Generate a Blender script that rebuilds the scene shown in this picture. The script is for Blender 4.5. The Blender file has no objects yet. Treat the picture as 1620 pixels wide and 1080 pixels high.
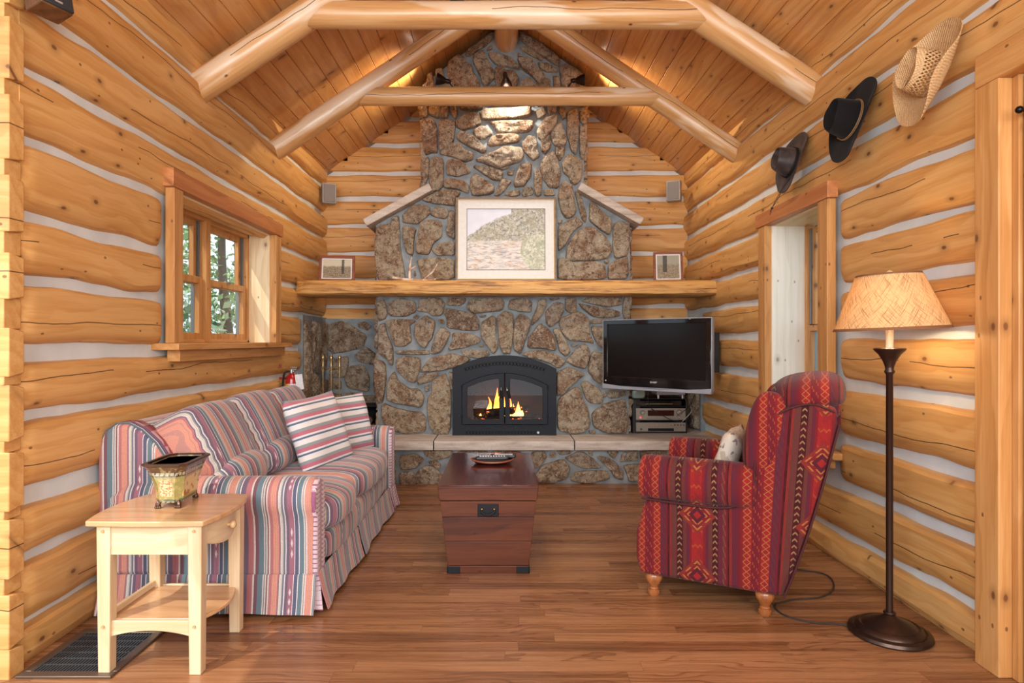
import bpy, bmesh, math, random
from math import sin, cos, pi, radians as R, sqrt, atan2
from mathutils import Vector, Matrix, noise
random.seed(7)
SC = bpy.context.scene
COL = SC.collection
XL, XR, YB, EYE = -1.92, 1.96, 6.85, 1.3
VX, VY, F = 797.0, 540.0, 1000.0
APX, SLOPE = 4.43, 0.67
def P(px, py, D):
    """photo pixel at depth D -> world"""
    return Vector(((px - VX) * D / F, D, EYE - (py - VY) * D / F))
def nz(*a):
    return noise.noise(Vector(a))
# ------------------------------------------------------------------ meshes
def finish(bm, name, mat, parent=None, loc=(0, 0, 0), rot=(0, 0, 0), angle=40, bevel=0, subsurf=0, weld=True):
    me = bpy.data.meshes.new(name)
    if weld: bmesh.ops.remove_doubles(bm, verts=bm.verts, dist=1e-5)
    bmesh.ops.recalc_face_normals(bm, faces=bm.faces)
    bm.to_mesh(me); bm.free()
    for p in me.polygons: p.use_smooth = True
    me.set_sharp_from_angle(angle=R(angle))
    mats = mat if isinstance(mat, (list, tuple)) else [mat]
    for m in mats: me.materials.append(m)
    o = bpy.data.objects.new(name, me); COL.objects.link(o)
    o.location = loc; o.rotation_euler = rot
    if parent: o.parent = parent
    if bevel:
        b = o.modifiers.new('bevel', 'BEVEL'); b.width = bevel; b.segments = 2; b.limit_method = 'ANGLE'; b.angle_limit = R(40)
    if subsurf:
        s = o.modifiers.new('sub', 'SUBSURF'); s.levels = subsurf; s.render_levels = subsurf
    return o
def thing(name, label, cat, loc=(0, 0, 0), rot=(0, 0, 0), group=None, kind='thing'):
    o = bpy.data.objects.new(name, None); COL.objects.link(o)
    o.location = loc; o.rotation_euler = rot; o.empty_display_size = .05
    tag(o, label, cat, group, kind); return o
def tag(o, label=None, cat=None, group=None, kind='thing'):
    if label: o['label'] = label
    if cat: o['category'] = cat
    if group: o['group'] = group
    if kind: o['kind'] = kind
    return o
def struct(name, loc=(0, 0, 0)):
    o = bpy.data.objects.new(name, None); COL.objects.link(o); o.location = loc
    o['kind'] = 'structure'; return o
NB = bmesh.new
def box(bm, x0, x1, y0, y1, z0, z1, mi=0):
    v = [bm.verts.new(c) for c in ((x0,y0,z0),(x1,y0,z0),(x1,y1,z0),(x0,y1,z0),(x0,y0,z1),(x1,y0,z1),(x1,y1,z1),(x0,y1,z1))]
    fs = [bm.faces.new([v[i] for i in q]) for q in ((0,3,2,1),(4,5,6,7),(0,1,5,4),(1,2,6,5),(2,3,7,6),(3,0,4,7))]
    for f in fs: f.material_index = mi
    return v
def BX(*a):
    bm = NB(); box(bm, *a); return bm
def hexa(bm, c8):
    v = [bm.verts.new(c) for c in c8]
    return [bm.faces.new([v[i] for i in q]) for q in ((0,3,2,1),(4,5,6,7),(0,1,5,4),(1,2,6,5),(2,3,7,6),(3,0,4,7))]
def loft(bm, rings, caps=True, closed=True, mi=0):
    vs = [[bm.verts.new(c) for c in r] for r in rings]
    n = len(vs[0])
    for a, b in zip(vs, vs[1:]):
        for i in range(n if closed else n - 1):
            j = (i + 1) % n
            f = bm.faces.new((a[i], a[j], b[j], b[i])); f.material_index = mi
    if caps:
        for r in (vs[0], vs[-1]):
            if len(r) > 2:
                try: f = bm.faces.new(r); f.material_index = mi
                except ValueError: pass
    return vs
def prism(bm, poly, a0, a1, axis='y', mi=0):
    def m(p, a):
        return (p[0], a, p[1]) if axis == 'y' else ((a, p[0], p[1]) if axis == 'x' else (p[0], p[1], a))
    return loft(bm, [[m(p, a0) for p in poly], [m(p, a1) for p in poly]], mi=mi)
def tube(bm, pts, r, seg=8, caps=True):
    pts = [Vector(p) for p in pts]; rings = []; up = None
    for i, p in enumerate(pts):
        d = (pts[min(i+1, len(pts)-1)] - pts[max(i-1, 0)]).normalized()
        if up is None:
            up = Vector((0,0,1)) if abs(d.z) < .9 else Vector((1,0,0))
        s = d.cross(up).normalized(); up = s.cross(d).normalized()
        rr = r[i] if isinstance(r, (list, tuple)) else r
        rings.append([p + (s*cos(2*pi*k/seg) + up*sin(2*pi*k/seg))*rr for k in range(seg)])
    loft(bm, rings, caps)
def lathe(bm, prof, c=(0,0,0), seg=24, mi=0):
    rings = [[(c[0]+max(r,1e-4)*cos(2*pi*k/seg), c[1]+max(r,1e-4)*sin(2*pi*k/seg), c[2]+z) for k in range(seg)] for r, z in prof]
    loft(bm, rings, True, mi=mi)
def cyl(bm, p0, p1, r, seg=16): tube(bm, [p0, p1], r, seg)
def smoothpts(pts, n=6):
    """catmull-rom through pts"""
    pts = [Vector(p) for p in pts]; out = []
    for i in range(len(pts)-1):
        p0, p1, p2, p3 = pts[max(i-1,0)], pts[i], pts[i+1], pts[min(i+2, len(pts)-1)]
        for k in range(n):
            t = k/n
            out.append(.5*((2*p1)+(p2-p0)*t+(2*p0-5*p1+4*p2-p3)*t*t+(3*p1-p0-3*p2+p3)*t**3))
    out.append(pts[-1]); return out
def softbox(bm, c, s, p=5, n=12, bulge=(0,0,0), M=None, fn=None, mi=0):
    """rounded, slightly bulging upholstery block: half sizes s, centre c"""
    t = bmesh.new(); bmesh.ops.create_cube(t, size=2)
    bmesh.ops.subdivide_edges(t, edges=t.edges, cuts=n, use_grid_fill=True)
    mp = {}
    for v in t.verts:
        a = v.co.copy(); mx = max(abs(a.x), abs(a.y), abs(a.z))
        # distribute toward edges for smoother rounding
        q = Vector((sin(a.x*pi/2), sin(a.y*pi/2), sin(a.z*pi/2)))
        mx = max(abs(q.x), abs(q.y), abs(q.z))
        pn = (abs(q.x)**p + abs(q.y)**p + abs(q.z)**p)**(1/p)
        q = q * (mx/pn) if pn else q
        w = Vector((q.x*(1+bulge[0]*(1-q.y**2)*(1-q.z**2)), q.y*(1+bulge[1]*(1-q.x**2)*(1-q.z**2)), q.z*(1+bulge[2]*(1-q.x**2)*(1-q.y**2))))
        w = Vector((w.x*s[0], w.y*s[1], w.z*s[2]))
        if fn: w = fn(w)
        if M: w = M @ w
        mp[v.index] = bm.verts.new(w + Vector(c))
    for f in t.faces:
        g = bm.faces.new([mp[v.index] for v in f.verts]); g.material_index = mi
    t.free()
def wbox(name, mat, parent, a, bevel=.002, loc=(0,0,0)):
    """box part from extents (x0,x1,y0,y1,z0,z1), object origin at its centre"""
    c = ((a[0]+a[1])/2, (a[2]+a[3])/2, (a[4]+a[5])/2)
    bm = BX(a[0]-c[0], a[1]-c[0], a[2]-c[1], a[3]-c[1], a[4]-c[2], a[5]-c[2])
    return finish(bm, name, mat, parent, loc=(c[0]+loc[0], c[1]+loc[1], c[2]+loc[2]), bevel=bevel)
def ring_prism(bm, outer, inner, y0, y1, mi=0):
    """flat frame between two outlines of equal length, (x,z) points"""
    n = len(outer)
    V = {}
    for k, (pts, y) in enumerate(((outer, y0), (inner, y0), (inner, y1), (outer, y1))):
        V[k] = [bm.verts.new((p[0], y, p[1])) for p in pts]
    for a, b in ((0,1),(1,2),(2,3),(3,0)):
        for i in range(n):
            j = (i+1) % n
            f = bm.faces.new((V[a][i], V[a][j], V[b][j], V[b][i])); f.material_index = mi
# ------------------------------------------------------------------ shader helper
class S:
    """tiny expression wrapper over node sockets"""
    def __init__(s, g, sock): s.g, s.k = g, sock
    def _m(s, op, *o, clamp=False): return s.g.math(op, s, *o, clamp=clamp)
    def __add__(s, o): return s._m('ADD', o)
    __radd__ = __add__
    def __sub__(s, o): return s._m('SUBTRACT', o)
    def __rsub__(s, o): return s.g.math('SUBTRACT', o, s)
    def __mul__(s, o): return s._m('MULTIPLY', o)
    __rmul__ = __mul__
    def __truediv__(s, o): return s._m('DIVIDE', o)
    def lt(s, o): return s._m('LESS_THAN', o)
    def gt(s, o): return s._m('GREATER_THAN', o)
    def fract(s): return s._m('FRACT')
    def abs(s): return s._m('ABSOLUTE')
    def floor(s): return s._m('FLOOR')
    def max(s, o): return s._m('MAXIMUM', o)
    def min(s, o): return s._m('MINIMUM', o)
    def sin(s): return s._m('SINE')
    def clamp(s): return s._m('ADD', 0.0, clamp=True)
    def ping(s, o): return s._m('PINGPONG', o)
    def between(s, a, b): return s.gt(a) * s.lt(b)
    def ss(s, a, b, lo=0., hi=1.):
        n = s.g.nt.nodes.new('ShaderNodeMapRange'); n.interpolation_type = 'SMOOTHSTEP'
        s.g.put(n.inputs['Value'], s)
        n.inputs['From Min'].default_value = a; n.inputs['From Max'].default_value = b
        n.inputs['To Min'].default_value = lo; n.inputs['To Max'].default_value = hi
        return S(s.g, n.outputs['Result'])
class Mt:
    def __init__(g, name):
        g.m = bpy.data.materials.new(name); g.m.use_nodes = True; g.nt = g.m.node_tree; g.nt.nodes.clear()
        g.out = g.nt.nodes.new('ShaderNodeOutputMaterial')
        g.b = g.nt.nodes.new('ShaderNodeBsdfPrincipled')
        g.nt.links.new(g.b.outputs[0], g.out.inputs[0]); g._tc = None
    def put(g, inp, v):
        if isinstance(v, S): g.nt.links.new(v.k, inp)
        elif isinstance(v, (tuple, list)):
            inp.default_value = tuple(v) + ((1.,) if len(v) == 3 and len(inp.default_value) == 4 else ())
        else: inp.default_value = v
    def set(g, **k):
        nm = dict(col='Base Color', rough='Roughness', metal='Metallic', spec='Specular IOR Level', coat='Coat Weight', crough='Coat Roughness', normal='Normal', emit='Emission Color', estr='Emission Strength', alpha='Alpha', sheen='Sheen Weight', trans='Transmission Weight', sub='Subsurface Weight')
        for a, v in k.items(): g.put(g.b.inputs[nm[a]], v)
        return g
    def math(g, op, *a, clamp=False):
        n = g.nt.nodes.new('ShaderNodeMath'); n.operation = op; n.use_clamp = clamp
        for i, v in enumerate(a): g.put(n.inputs[i], v)
        return S(g, n.outputs[0])
    def coord(g, which='Object'):
        if not g._tc: g._tc = g.nt.nodes.new('ShaderNodeTexCoord')
        return S(g, g._tc.outputs[which])
    def xyz(g, v=None):
        n = g.nt.nodes.new('ShaderNodeSeparateXYZ'); g.put(n.inputs[0], v or g.coord())
        return [S(g, n.outputs[i]) for i in range(3)]
    def vec(g, x, y, z):
        n = g.nt.nodes.new('ShaderNodeCombineXYZ')
        for i, v in enumerate((x, y, z)): g.put(n.inputs[i], v)
        return S(g, n.outputs[0])
    def attr(g, name, out='Fac'):
        n = g.nt.nodes.new('ShaderNodeAttribute'); n.attribute_name = name; return S(g, n.outputs[out])
    def rnd(g):
        n = g.nt.nodes.new('ShaderNodeObjectInfo'); return S(g, n.outputs['Random'])
    def noise(g, v, scale=5, detail=3, rough=.5, dist=0, out='Fac'):
        n = g.nt.nodes.new('ShaderNodeTexNoise'); g.put(n.inputs['Vector'], v)
        n.inputs['Scale'].default_value = scale; n.inputs['Detail'].default_value = detail
        n.inputs['Roughness'].default_value = rough; n.inputs['Distortion'].default_value = dist
        return S(g, n.outputs[out])
    def voro(g, v, scale=5, feature='F1', rand=1., dim='3D'):
        n = g.nt.nodes.new('ShaderNodeTexVoronoi'); n.feature = feature; n.voronoi_dimensions = dim; g.put(n.inputs['Vector'], v)
        n.inputs['Scale'].default_value = scale; n.inputs['Randomness'].default_value = rand
        return S(g, n.outputs['Distance']), (S(g, n.outputs['Color']) if feature == 'F1' else None)
    def ramp(g, f, stops, const=False):
        n = g.nt.nodes.new('ShaderNodeValToRGB'); cr = n.color_ramp; g.put(n.inputs[0], f)
        if const: cr.interpolation = 'CONSTANT'
        while len(cr.elements) < len(stops): cr.elements.new(1.)
        for e, (p, c) in zip(cr.elements, stops):
            e.position = p; e.color = (*c, 1) if len(c) == 3 else c
        return S(g, n.outputs[0])
    def mix(g, f, a, b, mode='MIX'):
        n = g.nt.nodes.new('ShaderNodeMix'); n.data_type = 'RGBA'; n.blend_type = mode
        g.put(n.inputs[0], f); g.put(n.inputs[6], a); g.put(n.inputs[7], b)
        return S(g, n.outputs[2])
    def bump(g, h, strength=.3, dist=.01):
        n = g.nt.nodes.new('ShaderNodeBump'); n.inputs['Strength'].default_value = strength
        n.inputs['Distance'].default_value = dist; g.put(n.inputs['Height'], h)
        g.nt.links.new(n.outputs[0], g.b.inputs['Normal']); return g
    def shade(g, s1, s2, f):
        n = g.nt.nodes.new('ShaderNodeMixShader'); g.put(n.inputs[0], f)
        g.nt.links.new(s1.outputs[0], n.inputs[1]); g.nt.links.new(s2.outputs[0], n.inputs[2])
        g.nt.links.new(n.outputs[0], g.out.inputs[0])
def srgb(*c):
    return tuple(((v/255)/12.92 if v/255 <= .04045 else ((v/255+.055)/1.055)**2.4) for v in c)
def plain(name, col, rough=.5, metal=0, **k):
    g = Mt(name); x, y, z = g.xyz()
    n = g.noise(g.coord(), 30, 3)
    c = g.mix(n.ss(.3, .7) * .25, col, tuple(v*.75 for v in col))
    g.set(col=c, rough=rough, metal=metal, **k); return g.m
_w = {}
def wood(name, cols, axis='x', knots=.5, rough=.42, fine=1., stretch=1., crack=0., bump=.15, knotcol=(.15,.055,.02), coat=0., size=1.):
    key = (name, axis)
    if key in _w: return _w[key]
    g = Mt(name + '_' + axis); co = g.xyz(); i = 'xyz'.index(axis)
    r = g.rnd() + g.attr('rnd')*7.31
    al = co[i] + r*17.; o1 = co[(i+1) % 3] + r*5.; o2 = co[(i+2) % 3] + r*3.
    raw = co[(i+2) % 3] if axis != 'z' else co[0]
    warp = g.noise(g.vec(al*1.2, o1*3., o2*3.), 1/size, 3)
    n1 = g.noise(g.vec(al*.9*stretch, (o1+warp*.12)*16., (o2+warp*.12)*16.), 1/size, 4, .6)
    n2 = g.noise(g.vec(al*2.5*stretch, o1*110., o2*110.), 1/size, 2)
    rings = ((o1*13. + o2*13. + warp*4.5)/size).fract()
    rg = rings.ss(0., .75)*(1-rings.ss(.9, 1.))
    t = (n1*.66 + n2*.24 + rg*.10)
    c = g.ramp(t, [(.28, cols[0]), (.48, cols[1]), (.62, cols[2]), (.8, cols[1])])
    tint = g.rnd()*.6 + g.attr('rnd')*.6
    c = g.mix(tint.ss(0., 1.2)*.28, c, tuple(v*.75 for v in cols[0]), 'MIX')
    h = n2*.4 + n1*.3
    if knots:
        d, vc = g.voro(g.vec(al*3.6/size, (o1+o2)*6./size, 0.), 1, dim='2D')
        pick = g.xyz(vc)[0].lt(knots)
        wob = g.noise(g.vec(al*40., o1*40., o2*40.), 1, 2)*.03
        k1 = (1-(d+wob).ss(.052, .082))*pick
        k2 = (1-(d+wob).ss(.07, .22))*pick
        halo = ((d*42.).sin()*.5+.5)*k2
        c = g.mix(k2*.35 + halo*.18, c, tuple(a*.5 for a in cols[0]))
        c = g.mix(k1*.85, c, knotcol)
        d2, vc2 = g.voro(g.vec(al*7., (o1+o2)*11., 0.), 1, dim='2D')
        c = g.mix((1-d2.ss(.05, .08))*g.xyz(vc2)[0].lt(knots*.35)*.8, c, knotcol)
        h = h - k1*.6
    if crack:
        cn = g.noise(g.vec(al*1.6, 0., r), 1, 3)
        z0 = (r*31.).fract()*.12-.06
        lm = g.noise(g.vec(al*.8, r, 3.), 1, 1).gt(.5)
        ln = ((raw - z0 - (cn-.5)*.09).abs())
        cm = (1-ln.ss(.0008, .0035))*lm*crack
        c = g.mix(cm*.9, c, (.04, .015, .005)); h = h - cm*3
    g.set(col=c, rough=g.math('ADD', n2*.12, rough-.05), coat=coat, crough=.15); g.bump(h, bump, .006)
    _w[key] = g.m; return g.m
PINE = [srgb(186,118,58), srgb(214,150,84), srgb(228,170,104)]
LOGC = [srgb(190,134,72), srgb(208,156,92), srgb(219,172,110)]
CEIL = [srgb(182,122,66), srgb(204,148,86), srgb(216,166,106)]
TRIM = [srgb(172,116,62), srgb(192,138,80), srgb(206,156,98)]
PALE = [srgb(206,178,132), srgb(226,204,162), srgb(236,218,184)]
BIRCH = [srgb(192,162,122), srgb(210,182,144), srgb(220,196,160)]
def Wlog(ax='x'): return wood('log_pine', LOGC, ax, knots=.42, crack=1., rough=.5)
def Wtrim(ax): return wood('trim_pine', TRIM, ax, knots=.4, rough=.42)
def Wpale(ax): return wood('pale_pine', PALE, ax, knots=.25, rough=.4, knotcol=(.25,.15,.08), stretch=.6)
def Wbirch(ax): return wood('birch', BIRCH, ax, knots=0, rough=.35, bump=.05)
# ------------------------------------------------------------------ room materials
def m_chink():
    g = Mt('chinking'); c = g.noise(g.coord(), 6, 4); f = g.noise(g.coord(), 180, 2)
    g.set(col=g.mix(c.ss(.3, .7)*.5, srgb(214,220,221), srgb(190,196,200)), rough=.85); g.bump(f, .3, .002); return g.m
CHINK = m_chink()
def m_floor():
    g = Mt('oak_floor'); x, y, z = g.xyz()
    row = (y/.083).floor(); rr = g.noise(g.vec(row*7.13, 3.1, 0.), 1, 0)
    rr = (rr*97.).fract()
    u = x/1.15 + rr*3.7; pl = u.floor(); pr = ((pl*12.9898 + row*78.233).sin()*4375.85).fract()
    fy = (y/.083).fract(); fx = u.fract()
    gap = (1-fy.ss(0., .022)) .max(fy.ss(.978, 1.)).max(1-fx.ss(0., .0022))
    al = x + pr*31.; o = y + pr*5.
    warp = g.noise(g.vec(al*1.6, o*6., pr), 1, 3)
    n1 = g.noise(g.vec(al*1.3, (o+warp*.03)*34., pr*9.), 1, 4, .6)
    n2 = g.noise(g.vec(al*4., o*230., pr), 1, 2)
    rg = ((o*26. + warp*9. + pr*4.)).fract(); rg = rg.ss(.55, .95)*(1-rg.ss(.95, 1.))
    t = n1*.6 + n2*.22 + pr*.22
    c = g.ramp(t, [(.30, srgb(96,62,40)), (.46, srgb(134,90,58)), (.60, srgb(158,112,76)), (.8, srgb(172,126,88))])
    cath = rg*g.noise(g.vec(al*.9, row, 7.), 1, 1).ss(.42, .6)
    c = g.mix(cath*.55, c, srgb(88,42,22))
    c = g.mix(gap*.75, c, srgb(60,28,14))
    g.set(col=c, rough=g.math('ADD', n2*.12, .20), spec=.5); g.bump(n1*.4 + n2*.3 - gap*1.6, .12, .003); return g.m
FLOOR = m_floor()
def m_stone():
    g = Mt('field_stone'); co = g.coord(); r = g.attr('rnd')
    x, y, z = g.xyz(); cv = g.vec(x + r*9., y, z + r*7.)
    a = g.noise(cv, 6, 6, .7, .8); b = g.noise(cv, 19, 7, .78, .6); f = g.noise(cv, 75, 4, .75)
    base = g.ramp(r, [(0., srgb(170,136,108)), (.2, srgb(200,172,142)), (.4, srgb(180,160,142)), (.58, srgb(204,178,142)), (.75, srgb(158,128,106)), (.9, srgb(190,166,138)), (1., srgb(172,146,122))])
    base = g.mix(g.noise(cv, 4.5, 4, .6, 1.).ss(.45, .6)*.7, base, srgb(166,128,98))
    c = g.mix(a.ss(.47, .55)*.8, base, srgb(214,198,172))
    c = g.mix(b.ss(.52, .58)*.7, c, srgb(112,84,64)); c = g.mix((1-b.ss(.40, .46))*.7, c, srgb(222,208,184))
    c = g.mix(f.ss(.55, .62)*.7, c, srgb(240,234,222))
    c = g.mix((1-f.ss(.34, .41))*.7, c, srgb(84,70,60))
    c = g.mix(g.noise(cv, 3.3, 3).ss(.55, .7)*.4, c, srgb(150,94,60))
    g.set(col=c, rough=.9, spec=.12); g.bump(a*.8 + b*1.2 + f*.6, 1., .04); return g.m
STONE = m_stone()
def m_mortar():
    g = Mt('mortar'); a = g.noise(g.coord(), 9, 4); f = g.noise(g.coord(), 90, 3)
    g.set(col=g.mix(a.ss(.3, .7), srgb(118,127,132), srgb(152,158,160)), rough=.8); g.bump(a + f*.2, .5, .015); return g.m
MORTAR = m_mortar()
def m_slab():
    g = Mt('sandstone_slab'); x, y, z = g.xyz()
    a = g.noise(g.vec(x*3., y*14., z*22.), 1, 5, .6); f = g.noise(g.coord(), 80, 3)
    g.set(col=g.mix(f.ss(.3,.7)*.25, g.ramp(a, [(.3, srgb(156,140,126)), (.5, srgb(192,180,168)), (.7, srgb(210,202,192))]), srgb(150,140,132)), rough=.65)
    g.bump(a*.5 + f*.5, .5, .008); return g.m
SLAB = m_slab()
# ------------------------------------------------------------------ floor and ground
bm = BX(-5, 2.4, -3.2, 6.95, -.06, 0)
o = finish(bm, 'floor', FLOOR); o['kind'] = 'structure'
g = Mt('ground'); gn = g.noise(g.coord(), 2, 5)
g.set(col=g.mix(gn.ss(.3,.7), srgb(96,106,70), srgb(140,134,104)), rough=.95)
bm = NB(); v = [bm.verts.new(c) for c in ((-30,-10,-.6),(-2.6,-10,-.6),(-2.6,34,-.6),(-30,34,-.6))]; bm.faces.new(v)
v = [bm.verts.new(c) for c in ((2.7,-10,-.6),(30,-10,-.6),(30,34,-.6),(2.7,34,-.6))]; bm.faces.new(v)
o = finish(bm, 'ground', g.m); o['kind'] = 'structure'
# ------------------------------------------------------------------ hewn logs
def log_obj(parent, L, zb, zt, loc, rotz, seed, cut0=0., cut1=0., round_ends=True, rec=-.05, prot=.05, name='log'):
    """local x = length (centred), local y = into the room, z = up; zb/zt heights; cut0/cut1 slope of gable ends"""
    bm = NB(); n = max(6, int(L/.05)); h = zt-zb; zc = (zb+zt)/2; rings = []
    cb = .045 + .03*random.random(); ct = .02 + .02*random.random()
    for i in range(n+1):
        x = -L/2 + L*i/n
        e = 1.
        if round_ends:
            d = min(i, n-i)/max(1, (.05/(L/n)))
            e = min(1., .55+.45*d) if d < 1 else 1.
        wb = nz(x*2.1, seed, 1)*.020 + nz(x*6, seed, 2)*.007
        wt = nz(x*2.1, seed, 5)*.016 + nz(x*6, seed, 6)*.006
        cbx = cb*(1+.7*nz(x*1.7, seed, 9)); ctx = ct*(1+.7*nz(x*1.9, seed, 12))
        f = nz(x*1.3, seed, 20)*.006
        b, t = -h/2+wb, h/2+wt
        pr = [(rec, b+.01), (0, b), (prot*.45, b+cbx*.18), (prot*.8, b+cbx*.6), (prot+f, b+cbx), (prot+f+.002, b+h*.4), (prot+f, t-ctx), (prot*.72, t-ctx*.35), (0, t), (rec, t-.01)]
        ring = []
        for (yy, zz) in pr:
            xx = x
            if i == 0 and cut0: xx = x + (zz)*cut0
            if i == n and cut1: xx = x + (zz)*cut1
            ring.append((xx, yy*(e if yy > 0 else 1), zz*(.9+.1*e)))
        rings.append(ring)
    loft(bm, rings)
    return finish(bm, name, Wlog(), parent, loc=(loc[0], loc[1], zc), rot=(0, 0, rotz), angle=28)
LZ = [(-.02,.143),(.171,.400),(.448,.627),(.695,.967),(1.015,1.217),(1.287,1.529),(1.575,1.786),(1.837,2.101),(2.149,2.393),(2.441,2.656),(2.706,2.950),(2.992,3.17)]
RZ = [(-.02,.153),(.199,.423),(.485,.702),(.756,1.011),(1.075,1.310),(1.369,1.591),(1.635,1.857),(1.895,2.130),(2.169,2.399),(2.455,2.67),(2.714,2.95),(2.98,3.17)]
ROOFT = APX - SLOPE*1.9
# chinking walls (with the window / door openings left out)
wl = struct('wall_left', (XL-.05, 4.65, 0)); wr = struct('wall_right', (XR+.05, 3.2, 0)); wb_ = struct('wall_back', (0, YB+.05, 0))
WLY0, WLY1 = 3.70, 5.21   # left window opening
WRY0, WRY1 = 3.85, 4.64
def slabwall(parent, x0, x1, spans):
    bm = NB()
    for (y0, y1, z0, z1) in spans: box(bm, x0, x1, y0, y1, z0, z1)
    return finish(bm, 'chinking', CHINK, parent, loc=-Vector(parent.location), weld=False)
slabwall(wl, XL-.24, XL-.05, [(2.51, WLY0, -.02, 3.2), (WLY1, YB+.2, -.02, 3.2), (WLY0, WLY1, -.02, 1.24), (WLY0, WLY1, 2.19, 3.2)])
slabwall(wr, XR+.05, XR+.26, [(2.35, WRY0, -.02, 3.2), (WRY1, YB+.2, -.02, 3.2), (WRY0, WRY1, -.02, .62), (WRY0, WRY1, 2.16, 3.2), (-1.5, 2.35, 2.33, 3.2), (-1.5,1.4,-.02,2.33)])
bm = NB(); prism(bm, [(-2.1,-.02),(2.14,-.02),(2.14,2.97),(0,4.41),(-2.1,2.99)], YB+.05, YB+.2)
finish(bm, 'chinking', CHINK, wb_, loc=-Vector(wb_.location))
seed = 0
for k, (b, t) in enumerate(LZ):
    seed += 1; m = (b+t)/2
    spans = [(2.508, YB+.03)]
    if 1.2 < m < 2.15: spans = [(2.508, 3.585), (5.345, YB+.03)]
    out = []
    for (a, c) in spans:
        if m < 1.55: c = min(c, 6.03)
        out.append((a, c))
    for (a, c) in out:
        log_obj(wl, c-a, b, t, (0, (a+c)/2-wl.location.y), -pi/2, seed*3.7+a, round_ends=(m < 2.2))
for k, (b, t) in enumerate(RZ):
    seed += 1; m = (b+t)/2
    spans = [(-1.4 if m > 2.4 else 2.56, YB+.03)]
    if .55 < m < 2.14: spans = [(2.56, 3.715), (4.79, YB+.03)]
    for (a, c) in spans:
        if m < 1.5: c = min(c, 6.28)
        log_obj(wr, c-a, b, t, (0, (a+c)/2-wr.location.y), pi/2, seed*3.7+a, round_ends=(m < 2.2))
BZ = [(1.28,1.375),(1.41,1.66),(1.704,1.95),(1.99,2.238),(2.276,2.533),(2.574,2.83),(2.875,3.115),(3.156,3.417),(3.465,3.70),(3.745,4.02)]
BZ = [(.0,.26),(.30,.56),(.60,.86),(.90,1.14),(1.18,1.375)] + BZ[1:]
for b, t in BZ:
    seed += 1; m = (b+t)/2
    for side in (-1, 1):
        xo = 1.99 if m < 3. else min(1.99, (APX-m)/SLOPE+.04)
        xi = .80 if m > 2.7 else 1.24
        L = xo-xi; cx = side*(xo+xi)/2
        cut = 0.
        if m > 3.: cut = -1/SLOPE
        # rotated 180 deg: local x = -world x
        log_obj(wb_, L, b, t, (cx, 0), pi, seed*3.1+side, cut0=(-cut if side > 0 else 0), cut1=(cut if side < 0 else 0), round_ends=False, prot=.045)
# corner where the near cross wall dovetails into the left wall
wf = struct('wall_front', (XL-.6, 2.45, 0))
ends = [(.0,.10),(.13,.31),(.40,.60),(.66,.86),(.93,1.12),(1.18,1.34),(1.48,1.63),(1.74,1.93),(2.02,2.24),(2.33,2.54),(2.62,2.82),(2.9,3.15)]
for i, (b, t) in enumerate(ends):
    bm = NB(); L = 1.2
    z0, z1 = b-.005, t+.005
    hexa(bm, [(-L/2,0,z0-.0),(L/2+.018,0,z0-.012),(L/2+.018,.078,z0+.0),(-L/2,.075,z0),(-L/2,0,z1),(L/2+.018,0,z1+.008),(L/2+.018,.078,z1-.006),(-L/2,.075,z1)])
    c = (z0+z1)/2
    for v in bm.verts: v.co.z -= c
    finish(bm, 'log', Wlog(), wf, loc=(0, -.02, c), bevel=.004)
bm = NB()
prev = 0
for i, (b, t) in enumerate(ends[:-1]):
    nb = ends[i+1][0]
    z0, z1 = t+.008, nb-.008
    box(bm, -.6, .6, -.018, .07, z0, z1)
finish(bm, 'corner_notch', wood('log_end', LOGC, 'x', knots=.3, rough=.5), wf, loc=(-.004, -.0, 0), bevel=.004)
# ------------------------------------------------------------------ ceiling boards
ceil = struct('ceiling', (0, 3, APX))
def m_ceil(): return wood('ceiling_pine', CEIL, 'x', knots=.36, rough=.38, coat=.15)
for side in (-1, 1):
    bm = NB(); lay = bm.faces.layers.float.new('rnd')
    L = 2.42; nb = 18; w = L/nb; n0 = -1.6; n1 = YB+.2
    for i in range(nb):
        s0 = i*w; s1 = s0+w
        prof = [(s0+.0004, .02), (s0+.0004, .006), (s0+.005, 0), (s1-.005, 0), (s1-.0004, .006), (s1-.0004, .02)]
        c = cos(math.atan(SLOPE)); s_ = sin(math.atan(SLOPE))
        cuts = sorted([n0, n1] + [n0 + (n1-n0)*random.random() for _ in range(1)])
        for a, b in zip(cuts, cuts[1:]):
            r = random.random()
            rg = []
            for y in (a+.0005, b-.0005):
                # local x axis = world y so the grain follows the boards (object rotated 90 deg about z)
                rg.append([(y-3, -side*(d*c + 0), 0) if False else (y-3, -side*(p*c + d*s_), -(p*s_) + d*c) for p, d in prof])
            fa = len(bm.faces); loft(bm, rg); bm.faces.ensure_lookup_table()
            for f in bm.faces[fa:]: f[lay] = r
    finish(bm, 'sloped_boards', m_ceil(), ceil, rot=(0, 0, pi/2), weld=False, angle=20)
bm = NB()
prism(bm, [(-2.5, -2.5*SLOPE+.05), (0, .05), (2.5, -2.5*SLOPE+.05), (2.5, -2.5*SLOPE+.12), (0, .12), (-2.5, -2.5*SLOPE+.12)], -4.6, YB+.3-3)
finish(bm, 'roof_deck', Wtrim('y'), ceil)
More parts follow.
